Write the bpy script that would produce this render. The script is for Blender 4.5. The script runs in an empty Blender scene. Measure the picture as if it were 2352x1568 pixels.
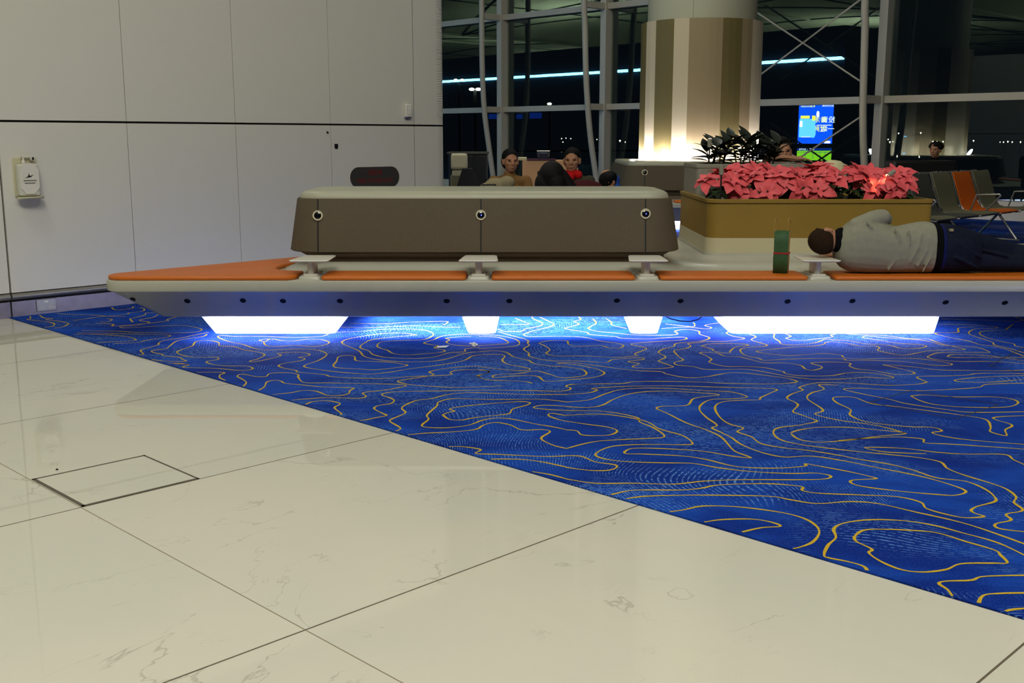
import bpy, math, random
from mathutils import Vector, Matrix, Euler
SC = bpy.context.scene
COL = SC.collection
PI = math.pi
R2 = math.sqrt(.5)
# ------------------------------------------------------------------ camera
CAM_H = 1.3; FPX = 2500.0
TH = math.atan(466 / FPX); CT, ST = math.cos(TH), math.sin(TH)
cam = bpy.data.cameras.new('camera'); cam.sensor_width = 36; cam.lens = FPX / 2352 * 36
cam.clip_start = .05; cam.clip_end = 2000
camo = bpy.data.objects.new('camera', cam); COL.objects.link(camo)
camo.location = (0, 0, CAM_H); camo.rotation_euler = (PI/2 - TH, 0, 0)
SC.camera = camo
SC.view_settings.view_transform = 'Standard'; SC.view_settings.look = 'None'
SC.view_settings.gamma = 1; SC.view_settings.exposure = 0
SC.view_settings.use_curve_mapping = False
SC.cycles.max_bounces = 5; SC.cycles.diffuse_bounces = 3; SC.cycles.glossy_bounces = 2; SC.cycles.transparent_max_bounces = 6
SC.cycles.use_adaptive_sampling = True; SC.cycles.adaptive_threshold = .08; SC.cycles.adaptive_min_samples = 16; SC.cycles.light_sampling_threshold = .03
SC.cycles.sample_clamp_indirect = 6.0

# measuring helpers: a pixel of the 2352x1568 photograph to a point on a known plane of the place
def ray(px, py):
    dx = (px - 1176) / FPX; dy = -(py - 784) / FPX
    return Vector((dx, CT + dy * ST, -ST + dy * CT))
def at_z(px, py, z=0.0):
    d = ray(px, py); t = (z - CAM_H) / d.z; return Vector((d.x*t, d.y*t, z))
def at_y(px, py, Y):
    d = ray(px, py); t = Y / d.y; return Vector((d.x*t, Y, CAM_H + d.z*t))
def at_a(px, py, a):
    d = ray(px, py); t = a / ((-d.x + d.y) * R2); return Vector((d.x*t, d.y*t, CAM_H + d.z*t))
def at_b(px, py, b):
    d = ray(px, py); t = b / ((d.x + d.y) * R2); return Vector((d.x*t, d.y*t, CAM_H + d.z*t))
# the hall's own grid: a runs along the carpet edge and the glass, b runs along the panel wall
def AB(a, b, z=0.0): return Vector(((b - a) * R2, (a + b) * R2, z))
def toab(p): return ((-p[0] + p[1]) * R2, (p[0] + p[1]) * R2)
GLASS_B = 18.2
def mirror(p):
    a, b = toab(p); return AB(a, 2 * GLASS_B - b, p[2])

# ------------------------------------------------------------------ materials
def lin(c): return tuple(((x/255)/12.92 if x/255 <= .04045 else ((x/255+.055)/1.055)**2.4) for x in c) + (1,)
def mat(name, rgb, rough=.5, spec=.5, metal=0, emit=None, estr=0, alpha=1, trans=0, noise=0, nscale=30, bump=0, coat=0, sss=0):
    m = bpy.data.materials.new(name); m.use_nodes = True
    nt = m.node_tree; p = nt.nodes['Principled BSDF']
    c = lin(rgb)
    p.inputs['Base Color'].default_value = c; p.inputs['Roughness'].default_value = rough
    p.inputs['Specular IOR Level'].default_value = spec; p.inputs['Metallic'].default_value = metal
    p.inputs['Transmission Weight'].default_value = trans
    p.inputs['Coat Weight'].default_value = coat
    if emit: p.inputs['Emission Color'].default_value = lin(emit); p.inputs['Emission Strength'].default_value = estr
    if noise or bump:
        tc = nt.nodes.new('ShaderNodeNewGeometry')
        n = nt.nodes.new('ShaderNodeTexNoise'); n.inputs['Scale'].default_value = nscale; n.inputs['Detail'].default_value = 3
        nt.links.new(tc.outputs['Position'], n.inputs['Vector'])
        if noise:
            r = nt.nodes.new('ShaderNodeValToRGB')
            r.color_ramp.elements[0].position = .3; r.color_ramp.elements[1].position = .7
            r.color_ramp.elements[0].color = tuple(v*(1-noise) for v in c[:3])+(1,)
            r.color_ramp.elements[1].color = tuple(min(1, v*(1+noise)) for v in c[:3])+(1,)
            nt.links.new(n.outputs['Fac'], r.inputs[0]); nt.links.new(r.outputs[0], p.inputs['Base Color'])
        if bump:
            b = nt.nodes.new('ShaderNodeBump'); b.inputs['Strength'].default_value = bump; b.inputs['Distance'].default_value = .004
            nt.links.new(n.outputs['Fac'], b.inputs['Height']); nt.links.new(b.outputs[0], p.inputs['Normal'])
    return m
class NT:
    def __init__(s, m): s.t = m.node_tree; s.p = s.t.nodes['Principled BSDF']
    def node(s, typ, **kw):
        n = s.t.nodes.new(typ)
        for k, v in kw.items(): setattr(n, k, v)
        return n
    def link(s, a, b): s.t.links.new(a, b)
    def math(s, op, a, b=None, c=None, clamp=False):
        n = s.t.nodes.new('ShaderNodeMath'); n.operation = op; n.use_clamp = clamp
        for i, v in enumerate((a, b, c)):
            if v is None: continue
            if isinstance(v, (int, float)): n.inputs[i].default_value = v
            else: s.link(v, n.inputs[i])
        return n.outputs[0]
    def noise(s, vec, scale, detail=2, rough=.5, dist=0, dims='3D'):
        n = s.node('ShaderNodeTexNoise', noise_dimensions=dims)
        s.link(vec, n.inputs['Vector']); n.inputs['Scale'].default_value = scale
        n.inputs['Detail'].default_value = detail; n.inputs['Roughness'].default_value = rough; n.inputs['Distortion'].default_value = dist
        return n.outputs['Fac']
    def vmath(s, op, a, b):
        n = s.t.nodes.new('ShaderNodeVectorMath'); n.operation = op
        for i, v in enumerate((a, b)):
            if isinstance(v, tuple): n.inputs[i].default_value = v
            elif v is not None: s.link(v, n.inputs[i])
        return n.outputs[0]
    def mix(s, fac, a, b):
        n = s.node('ShaderNodeMix', data_type='RGBA')
        for sock, v in ((n.inputs['Factor'], fac), (n.inputs['A'], a), (n.inputs['B'], b)):
            if isinstance(v, (int, float, tuple)): sock.default_value = v
            else: s.link(v, sock)
        return n.outputs['Result']
    def ramp(s, fac, lo, hi):   # smoothstep lo..hi to 0..1
        n = s.node('ShaderNodeMapRange', interpolation_type='SMOOTHSTEP')
        s.link(fac, n.inputs['Value']); n.inputs['From Min'].default_value = lo; n.inputs['From Max'].default_value = hi
        return n.outputs[0]

# ------------------------------------------------------------------ mesh building
class MB:
    def __init__(s): s.v = []; s.f = []; s.m = []
    def add(s, vs, fs, mi=0):
        o = len(s.v); s.v += [tuple(v) for v in vs]; s.f += [tuple(i + o for i in f) for f in fs]; s.m += [mi] * len(fs); return s
    def box(s, lo, hi, mi=0, M=None):
        x0, y0, z0 = lo; x1, y1, z1 = hi
        vs = [Vector(p) for p in ((x0,y0,z0),(x1,y0,z0),(x1,y1,z0),(x0,y1,z0),(x0,y0,z1),(x1,y0,z1),(x1,y1,z1),(x0,y1,z1))]
        if M is not None: vs = [M @ v for v in vs]
        return s.add(vs, [(0,3,2,1),(4,5,6,7),(0,1,5,4),(1,2,6,5),(2,3,7,6),(3,0,4,7)], mi)
    def abox(s, a, b, z, mi=0):      # box in hall grid: a=(a0,a1) b=(b0,b1) z=(z0,z1)
        P = [AB(a[0],b[0]),AB(a[0],b[1]),AB(a[1],b[1]),AB(a[1],b[0])]
        vs = [Vector((p.x,p.y,z[0])) for p in P] + [Vector((p.x,p.y,z[1])) for p in P]
        return s.add(vs, [(0,3,2,1),(4,5,6,7),(0,1,5,4),(1,2,6,5),(2,3,7,6),(3,0,4,7)], mi)
    def rings(s, rs, cap=True, closed=True, mi=0):
        n = len(rs[0]); vs = [p for r in rs for p in r]; fs = []
        for i in range(len(rs) - 1):
            for j in range(n if closed else n - 1):
                k = (j + 1) % n; fs.append((i*n+j, i*n+k, (i+1)*n+k, (i+1)*n+j))
        if cap: fs.append(tuple(range(n - 1, -1, -1))); fs.append(tuple((len(rs)-1)*n + j for j in range(n)))
        return s.add(vs, fs, mi)
    def tube(s, pts, r, n=10, mi=0, cap=True):
        pts = [Vector(p) for p in pts]; rs = []
        rad = r if isinstance(r, (list, tuple)) else [r] * len(pts)
        up = None
        for i, p in enumerate(pts):
            t = (pts[min(i+1, len(pts)-1)] - pts[max(i-1, 0)]).normalized()
            if up is None: up = t.orthogonal().normalized()
            u = (up - t * up.dot(t))
            u = u.normalized() if u.length > 1e-6 else t.orthogonal().normalized()
            up = u; w = t.cross(u)
            rs.append([p + (u*math.cos(2*PI*k/n) + w*math.sin(2*PI*k/n)) * rad[i] for k in range(n)])
        return s.rings(rs, cap, True, mi)
    def lathe(s, c, prof, n=24, axis=None, mi=0, cap=True):   # prof: (r, h) list about axis through c
        ax = Vector(axis or (0,0,1)).normalized(); u = ax.orthogonal().normalized(); w = ax.cross(u); c = Vector(c)
        rs = [[c + ax*h + (u*math.cos(2*PI*k/n) + w*math.sin(2*PI*k/n))*r for k in range(n)] for r, h in prof]
        return s.rings(rs, cap, True, mi)
    def ell(s, c, r, M=None, nu=16, nv=10, mi=0):
        c = Vector(c); rs = []
        for i in range(1, nv):
            t = PI * i / nv
            ring = []
            for k in range(nu):
                q = Vector((r[0]*math.sin(t)*math.cos(2*PI*k/nu), r[1]*math.sin(t)*math.sin(2*PI*k/nu), -r[2]*math.cos(t)))
                ring.append(c + (M @ q if M is not None else q))
            rs.append(ring)
        a = Vector((0,0,-r[2])); b = Vector((0,0,r[2]))
        if M is not None: a = M @ a; b = M @ b
        o = len(s.v); s.rings(rs, False, True, mi)
        i0 = len(s.v); s.v += [tuple(c+a), tuple(c+b)]
        last = o + (nv-2)*nu
        for k in range(nu):
            s.f.append((o+(k+1)%nu, o+k, i0)); s.f.append((last+k, last+(k+1)%nu, i0+1)); s.m += [mi, mi]
        return s
    def cap(s, p0, r0, p1, r1, n=14, mi=0):   # tapered capsule
        p0 = Vector(p0); p1 = Vector(p1); t = (p1-p0); L = t.length
        t = t / L if L > 1e-6 else Vector((0,0,1))
        u = t.orthogonal().normalized(); w = t.cross(u); rs = []
        st = [(p0 - t*r0*math.cos(a), r0*math.sin(a)) for a in (.25, .7, 1.15)] + [(p0, r0), (p1, r1)] + [(p1 + t*r1*math.cos(a), r1*math.sin(a)) for a in (1.15, .7, .25)]
        for c, r in st: rs.append([c + (u*math.cos(2*PI*k/n) + w*math.sin(2*PI*k/n))*r for k in range(n)])
        return s.rings(rs, True, True, mi)
    def prism(s, poly, z0, z1, mi=0):
        n = len(poly); vs = [Vector((p[0],p[1],z0)) for p in poly] + [Vector((p[0],p[1],z1)) for p in poly]
        fs = [tuple(range(n-1,-1,-1)), tuple(range(n, 2*n))] + [(i,(i+1)%n,n+(i+1)%n,n+i) for i in range(n)]
        return s.add(vs, fs, mi)
    def build(s, name, mats, parent=None, sharp=35, bevel=0, segs=2, local=False):
        me = bpy.data.meshes.new(name)
        o = bpy.data.objects.new(name, me); COL.objects.link(o)
        org = Vector((0,0,0)) if local else ORG.get(parent.name, Vector((0,0,0))) if parent else Vector((0,0,0))
        if parent is None and not local:
            # origin at base centre of the mesh
            xs = [v[0] for v in s.v]; ys = [v[1] for v in s.v]; zs = [v[2] for v in s.v]
            org = Vector(((min(xs)+max(xs))/2, (min(ys)+max(ys))/2, min(zs))); o.location = org
        me.from_pydata([(v[0]-org.x, v[1]-org.y, v[2]-org.z) for v in s.v], [], s.f)
        for m in (mats if isinstance(mats, (list, tuple)) else [mats]): me.materials.append(m)
        if any(s.m): me.polygons.foreach_set('material_index', s.m)
        me.update()
        import bmesh as _b
        bm = _b.new(); bm.from_mesh(me); _b.ops.recalc_face_normals(bm, faces=bm.faces[:]); bm.to_mesh(me); bm.free()
        me.polygons.foreach_set('use_smooth', [True]*len(me.polygons))
        me.set_sharp_from_angle(angle=math.radians(sharp))
        if parent: o.parent = parent; ORG[o.name] = ORG.get(parent.name, Vector((0,0,0)))
        else: ORG[o.name] = org
        if bevel:
            b = o.modifiers.new('bevel', 'BEVEL'); b.width = bevel; b.segments = segs; b.limit_method = 'ANGLE'; b.angle_limit = math.radians(40)
            b.harden_normals = False
        return o
ORG = {}
def tag(o, label=None, cat=None, group=None, kind=None):
    if label: o['label'] = label
    if cat: o['category'] = cat
    if group: o['group'] = group
    if kind: o['kind'] = kind
    return o
def thing(name, label, cat, loc=(0,0,0), group=None, rz=0, local=False):
    o = bpy.data.objects.new(name, None); COL.objects.link(o); o.location = loc; o.rotation_euler = (0,0,rz)
    o.empty_display_size = .1
    ORG[o.name] = Vector((0,0,0)) if local else Vector(loc)
    return tag(o, label, cat, group)
def kids(o): return [c for c in bpy.data.objects if c.parent == o]
def copy_tree(o, loc=None, rz=None, label=None, parent=None):
    ch = list(o.children)
    c = o.copy(); COL.objects.link(c)
    if parent: c.parent = parent
    if loc is not None: c.location = loc
    if rz is not None: c.rotation_euler = (0,0,rz)
    if label: c['label'] = label
    for k in ch: copy_tree(k, parent=c)
    return c
def blob(items, name, m, parent, voxel=.009, smooth=5, local=False):
    mb = MB()
    for it in items:
        if it[0] == 'c': mb.cap(*it[1:])
        elif it[0] == 'e': mb.ell(*it[1:])
        elif it[0] == 'r': mb.rings(it[1])
    o = mb.build(name, m, parent, sharp=180, local=local)
    r = o.modifiers.new('remesh', 'REMESH'); r.mode = 'VOXEL'; r.voxel_size = voxel; r.use_smooth_shade = True
    sm = o.modifiers.new('smooth', 'SMOOTH'); sm.factor = .5; sm.iterations = smooth
    return o
def text(body, name, m, parent, M, size, align='CENTER', extrude=.0005, sx=1.0):
    cu = bpy.data.curves.new(name, 'FONT'); cu.body = body; cu.size = size; cu.align_x = align; cu.align_y = 'CENTER'; cu.extrude = extrude
    t = bpy.data.objects.new(name, cu); COL.objects.link(t)
    bpy.context.view_layer.update()
    dg = bpy.context.evaluated_depsgraph_get()
    me = bpy.data.meshes.new_from_object(t.evaluated_get(dg))
    bpy.data.objects.remove(t)
    org = ORG.get(parent.name, Vector((0,0,0)))
    for v in me.vertices:
        co = Vector((v.co.x*sx, v.co.y, v.co.z)); v.co = (M @ co) - org
    me.materials.clear(); me.materials.append(m)
    o = bpy.data.objects.new(name, me); COL.objects.link(o); o.parent = parent; ORG[o.name] = org
    return o
def frame(origin, right, up):   # matrix: x right, y up, z out
    x = Vector(right).normalized(); y = Vector(up).normalized(); z = x.cross(y)
    M = Matrix.Identity(4)
    for i in range(3): M[i][0] = x[i]; M[i][1] = y[i]; M[i][2] = z[i]; M[i][3] = origin[i]
    return M
def fillet(poly, rad, seg=8):   # convex ccw polygon, per-corner radius
    out = []; n = len(poly)
    for i in range(n):
        p = Vector(poly[i]); a = (Vector(poly[i-1]) - p).normalized(); b = (Vector(poly[(i+1)%n]) - p).normalized()
        r = rad[i] if isinstance(rad, (list,tuple)) else rad
        half = a.angle(b) / 2; d = r / math.tan(half); c = p + (a+b).normalized() * (r / math.sin(half))
        s0 = p + a*d; s1 = p + b*d
        a0 = math.atan2(s0.y-c.y, s0.x-c.x); a1 = math.atan2(s1.y-c.y, s1.x-c.x)
        da = (a1-a0 + PI) % (2*PI) - PI
        out += [Vector((c.x + r*math.cos(a0+da*k/seg), c.y + r*math.sin(a0+da*k/seg))) for k in range(seg+1)]
    return out
def inset(poly, d):             # convex ccw polygon moved inward by d
    n = len(poly); L = []
    for i in range(n):
        p = Vector(poly[i]); q = Vector(poly[(i+1)%n]); t = (q-p).normalized(); nn = Vector((-t.y, t.x)); L.append((p + nn*d, t))
    out = []
    for i in range(n):
        p0, t0 = L[i-1]; p1, t1 = L[i]; cr = t0.x*t1.y - t0.y*t1.x; w = p1 - p0
        s = (w.x*t1.y - w.y*t1.x) / cr; out.append(p0 + t0*s)
    return out
def slab(mb, poly, rad, prof, seg=8, mi=0, rmin=.02, cap=True):   # prof: (z, inset) list
    rs = []
    for z, d in prof:
        q = inset(poly, d); rr = [max(r - d, rmin) for r in (rad if isinstance(rad, (list,tuple)) else [rad]*len(poly))]
        rs.append([Vector((p.x, p.y, z)) for p in fillet(q, rr, seg)])
    return mb.rings(rs, cap, True, mi)
def rect(x0, y0, x1, y1): return [Vector((x0,y0)), Vector((x1,y0)), Vector((x1,y1)), Vector((x0,y1))]
# ================================================================== MATERIALS
M = {}
M['wall'] = mat('wall_panel_enamel', (214,211,199), .35, .4)
M['seam'] = mat('seam_dark', (38,34,30), .8)
M['rail'] = mat('brushed_rail', (150,146,136), .35, .5, .6)
M['skirt'] = mat('skirting_metal', (140,132,140), .35, .5, .55, noise=.1, nscale=14)
M['shell'] = mat('bench_solid_surface', (176,174,158), .32, .45, noise=.03, nscale=5)
M['orange'] = mat('orange_vinyl', (196,100,16), .45, .45, bump=.12, nscale=260)
M['taupe'] = mat('taupe_fabric', (87,77,61), .75, .25, noise=.05, nscale=60, bump=.15)
M['taupe2'] = mat('taupe_skirt', (92,80,64), .6, .3)
M['white'] = mat('white_plastic', (218,214,200), .3, .5)
M['cream'] = mat('cream_leather', (196,190,158), .45, .4)
M['capm'] = mat('backrest_cap', (168,166,144), .4, .4, noise=.03, nscale=8)
M['black'] = mat('black_matt', (14,14,14), .5, .4)
M['hole'] = mat('hole_dark', (12,12,14), .6, .2)
M['ochre'] = mat('planter_ochre', (142,114,50), .4, .4, noise=.04, nscale=4)
M['stone'] = mat('planter_white_band', (196,186,152), .4, .4)
M['gplant'] = mat('planter_grey', (142,138,124), .5, .3, noise=.04, nscale=40)
M['soil'] = mat('soil', (40,30,20), .9, .2, noise=.4, nscale=60, bump=.6)
M['bract'] = mat('poinsettia_bract', (224,88,94), .5, .3, noise=.12, nscale=25)
M['pleaf'] = mat('poinsettia_leaf', (34,58,28), .4, .4, noise=.2, nscale=25)
M['rleaf'] = mat('rubber_leaf', (36,42,32), .38, .4, noise=.2, nscale=20)
M['stem'] = mat('stem', (58,52,34), .7)
M['steel'] = mat('satin_steel', (158,156,148), .35, .5, .7)
M['metal_w'] = mat('white_painted_steel', (196,190,172), .35, .45)
M['chrome'] = mat('chrome', (190,190,190), .15, .5, 1)
M['darkmetal'] = mat('dark_metal', (40,40,42), .4, .5, .4)
M['skin'] = mat('skin', (170,122,92), .55, .25)
M['hairb'] = mat('brown_hair', (40,27,16), .9, .1, noise=.3, nscale=110, bump=.5)
M['hairk'] = mat('black_hair', (9,7,7), .7, .2, noise=.3, nscale=120, bump=.5)
M['sweater'] = mat('grey_sweater', (138,136,118), .85, .15, noise=.05, nscale=30, bump=.25)
M['jeans'] = mat('blue_jeans', (17,23,40), .85, .15, noise=.22, nscale=45, bump=.3)
M['blackcloth'] = mat('black_cloth', (10,10,12), .9, .1)
M['bluecloth'] = mat('blue_underwear', (12,18,74), .8, .2)
M['tan'] = mat('tan_jacket', (128,94,52), .8, .2, bump=.3, nscale=20)
M['beige'] = mat('beige_cloth', (150,138,106), .85, .15, bump=.4, nscale=18)
M['ltblue'] = mat('light_denim', (110,122,146), .85, .15)
M['maroon'] = mat('maroon_cloth', (64,18,24), .85, .15)
M['red'] = mat('red_scarf', (196,16,22), .8, .2)
M['olive'] = mat('olive_jacket', (62,58,42), .85, .15)
M['creamcloth'] = mat('cream_cloth', (206,196,156), .85, .15, bump=.5, nscale=22)
M['bluebag'] = mat('blue_bag', (40,84,170), .6, .3)
M['peach'] = mat('peach_laminate', (206,158,112), .45, .4)
M['plum'] = mat('plum_edge', (70,22,44), .5)
M['green'] = mat('green_paper', (52,84,48), .6, .3, noise=.08, nscale=30, bump=.3)
M['hatchf'] = mat('hatch_frame_metal', (92,86,72), .5, .4, .3)
M['kraft'] = mat('kraft_paper', (160,126,70), .7, .2)
M['redrib'] = mat('red_ribbon', (168,28,30), .5, .4)
M['paper'] = mat('white_paper', (220,218,210), .7, .2)
M['signd'] = mat('sign_dark', (62,60,56), .3, .5)
M['signr'] = mat('sign_red', (128,20,24), .5, .3)
M['led_body'] = mat('plinth_glow', (240,240,255), .4, .3, emit=(214,220,255), estr=9.0)
M['blue_led'] = mat('blue_led', (10,20,60), .2, .5, emit=(20,60,255), estr=2.5)
M['lens'] = mat('socket_lens', (14,14,20), .12, .6)
M['col_c'] = mat('column_cream', (198,184,152), .5, .3)
M['col_o'] = mat('column_olive', (110,98,58), .5, .3)
M['col_t'] = mat('column_tan', (150,132,98), .5, .3)
M['col_w'] = mat('column_top', (178,176,150), .5, .3)
M['ceil'] = mat('ceiling_panel', (196,204,186), .8, .2, noise=.03, nscale=.6)
M['ceilrib'] = mat('ceiling_seam', (50,56,50), .8)
M['dark'] = mat('dark_facade', (22,24,28), .35, .5)
M['asphalt'] = mat('apron_ground', (18,18,20), .9)
M['seat_t'] = mat('seat_taupe_mesh', (112,110,86), .6, .3, bump=.3, nscale=200)
M['seat_g'] = mat('seat_dark_grey_mesh', (74,74,68), .6, .3, bump=.3, nscale=200)
M['seat_o'] = mat('seat_orange_mesh', (216,100,10), .55, .35, bump=.3, nscale=200)
M['clear'] = mat('clear_plastic', (200,200,186), .15, .5, alpha=1)
M['lampw'] = mat('lamp_white', (255,250,235), .4, emit=(255,244,225), estr=1.6)
M['lampo'] = mat('lamp_orange', (255,200,140), .4, emit=(255,190,120), estr=14)
M['citylight'] = mat('city_light', (255,250,235), .4, emit=(255,246,226), estr=6)
M['cityblue'] = mat('city_light_blue', (120,190,255), .4, emit=(90,170,255), estr=3)
M['mastlight'] = mat('mast_light', (255,250,235), .4, emit=(240,250,236), estr=25)
M['cyanled'] = mat('cyan_led_strip', (150,220,255), .4, emit=(105,195,255), estr=50)
M['ad_blue'] = mat('screen_blue', (0,30,120), .4, emit=(6,70,225), estr=14)
M['ad_sky'] = mat('screen_sky', (0,30,120), .4, emit=(90,180,240), estr=14)
M['ad_white'] = mat('screen_white', (0,0,0), .4, emit=(220,232,240), estr=14)
M['ad_yellow'] = mat('screen_yellow', (0,0,0), .4, emit=(220,225,70), estr=14)
M['ad_green'] = mat('screen_green', (0,0,0), .4, emit=(120,190,30), estr=10)
M['ad_navy'] = mat('screen_navy', (0,0,0), .4, emit=(0,40,130), estr=8)
# glass: half-reflecting night glazing
m = bpy.data.materials.new('window_glass'); m.use_nodes = True; nt = m.node_tree; nt.nodes.clear()
o_ = nt.nodes.new('ShaderNodeOutputMaterial'); mx = nt.nodes.new('ShaderNodeMixShader'); gl = nt.nodes.new('ShaderNodeBsdfGlossy'); tr = nt.nodes.new('ShaderNodeBsdfTransparent')
gl.inputs['Roughness'].default_value = 0.0; gl.inputs['Color'].default_value = (.86, .95, .88, 1); tr.inputs['Color'].default_value = (.75,.82,.78,1)
mx.inputs[0].default_value = .075
nt.links.new(tr.outputs[0], mx.inputs[1]); nt.links.new(gl.outputs[0], mx.inputs[2]); nt.links.new(mx.outputs[0], o_.inputs[0]); M['glass'] = m
# polished stone floor tiles
m = mat('polished_floor_tile', (200,196,176), .03, .33); n = NT(m); M['tile'] = m
geo = n.node('ShaderNodeNewGeometry'); sep = n.node('ShaderNodeSeparateXYZ'); n.link(geo.outputs['Position'], sep.inputs[0])
X, Y = sep.outputs[0], sep.outputs[1]
A = n.math('MULTIPLY', n.math('SUBTRACT', Y, X), R2); B = n.math('MULTIPLY', n.math('ADD', Y, X), R2)
def lines(v, off, per, w):
    q = n.math('DIVIDE', n.math('SUBTRACT', v, off), per)
    fr = n.math('ABSOLUTE', n.math('SUBTRACT', n.math('FRACT', n.math('ADD', q, 20.5)), .5))
    d = n.math('MULTIPLY', fr, per)
    return n.math('LESS_THAN', d, w/2), n.math('FLOOR', n.math('ADD', q, 20))
la, ia = lines(A, 2.33, 1.399, .0068); lb, ib = lines(B, 1.543, 1.432, .0042)
pos = n.node('ShaderNodeCombineXYZ'); n.link(A, pos.inputs[0]); n.link(B, pos.inputs[1]); 
n.link(n.math('MULTIPLY_ADD', ia, 3.7, n.math('MULTIPLY', ib, 7.3)), pos.inputs[2])
pv = pos.outputs[0]
wn = n.node('ShaderNodeTexWhiteNoise', noise_dimensions='2D'); cv = n.node('ShaderNodeCombineXYZ'); n.link(ia, cv.inputs[0]); n.link(ib, cv.inputs[1]); n.link(cv.outputs[0], wn.inputs['Vector'])
big = n.noise(pv, 1.3, 3, .5)
base = n.mix(n.ramp(big, .3, .7), lin((203,198,181)), lin((198,195,181)))
base = n.mix(n.math('MULTIPLY', wn.outputs['Value'], .35), base, lin((191,191,173)))
vn = n.noise(n.vmath('MULTIPLY', pv, (1, .55, 1)), 1.5, 6, .56, .5)
ridge = n.math('ABSOLUTE', n.math('SUBTRACT', vn, .5))
vein = n.math('SUBTRACT', 1.0, n.ramp(ridge, 0, .005))
msk = n.ramp(n.noise(pv, 2.1, 3, .6), .46, .62)
vn2 = n.noise(n.vmath('MULTIPLY', pv, (4, .8, 1)), 2.2, 6, .6, .2)
vein2 = n.math('SUBTRACT', 1.0, n.ramp(n.math('ABSOLUTE', n.math('SUBTRACT', vn2, .47)), 0, .007))
msk2 = n.ramp(n.noise(pv, 3.4, 3, .6), .52, .7)
vv = n.math('ADD', n.math('MULTIPLY', n.math('MULTIPLY', vein, msk), .5), n.math('MULTIPLY', n.math('MULTIPLY', vein2, msk2), .28), clamp=True)
base = n.mix(vv, base, lin((146,140,124)))
grout = n.math('MAXIMUM', la, lb)
base = n.mix(n.math('MULTIPLY', la, .9), base, lin((74,60,40)))
base = n.mix(n.math('MULTIPLY', lb, .8), base, lin((110,92,62)))
n.link(base, n.p.inputs['Base Color']); n.link(n.math('MULTIPLY_ADD', grout, .6, .015), n.p.inputs['Roughness'])
# carpet: blue pile with mottled shades and hatching (the yellow contour lines are tufted ribbons of their own colour)
m = mat('carpet_pile', (14,50,150), .95, .05); n = NT(m); M['carpet'] = m
geo = n.node('ShaderNodeNewGeometry'); P = geo.outputs['Position']
P2 = n.vmath('MULTIPLY', P, (.6, 1, 1))
mott = n.noise(P2, 2.2, 5, .6, .6)
fine = n.noise(P, 170, 2, .7)
c1 = n.mix(n.ramp(mott, .36, .66), lin((6,27,106)), lin((19,63,154)))
# hatching: fine light strokes in two crossing families, each in its own drifting patches
sp = n.node('ShaderNodeSeparateXYZ'); n.link(P, sp.inputs[0])
warp = n.noise(P, .7, 2, .5)
dash = n.ramp(n.noise(P, 55, 2, .7), .40, .58)
def strokes(axis, N, m_off, lo):
    u = n.math('ADD', n.math('MULTIPLY', sp.outputs[axis], N), n.math('MULTIPLY', warp, N*.9))
    st = n.ramp(n.math('ABSOLUTE', n.math('SUBTRACT', n.math('FRACT', u), .5)), .30, .42)
    mk = n.ramp(n.noise(n.vmath('ADD', P2, (m_off, m_off*.7, 0)), 1.25, 4, .62, .4), lo, lo+.12)
    return n.math('MULTIPLY', st, mk)
h = n.math('MULTIPLY', n.math('MAXIMUM', strokes(1, 58, 0, .47), strokes(0, 66, 9.3, .50)), dash)
c2 = n.mix(n.math('MULTIPLY', h, .75), c1, lin((104,150,204)))
c3 = n.mix(n.math('MULTIPLY', n.ramp(fine, .35, .75), .4), c2, lin((40,86,186)))
n.link(c3, n.p.inputs['Base Color'])
bp = n.node('ShaderNodeBump'); bp.inputs['Strength'].default_value = .5; bp.inputs['Distance'].default_value = .004; n.link(fine, bp.inputs['Height']); n.link(bp.outputs[0], n.p.inputs['Normal'])
M['cline'] = mat('carpet_yellow_yarn', (188,156,44), .95, .05, noise=.15, nscale=150, bump=.5)
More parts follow.
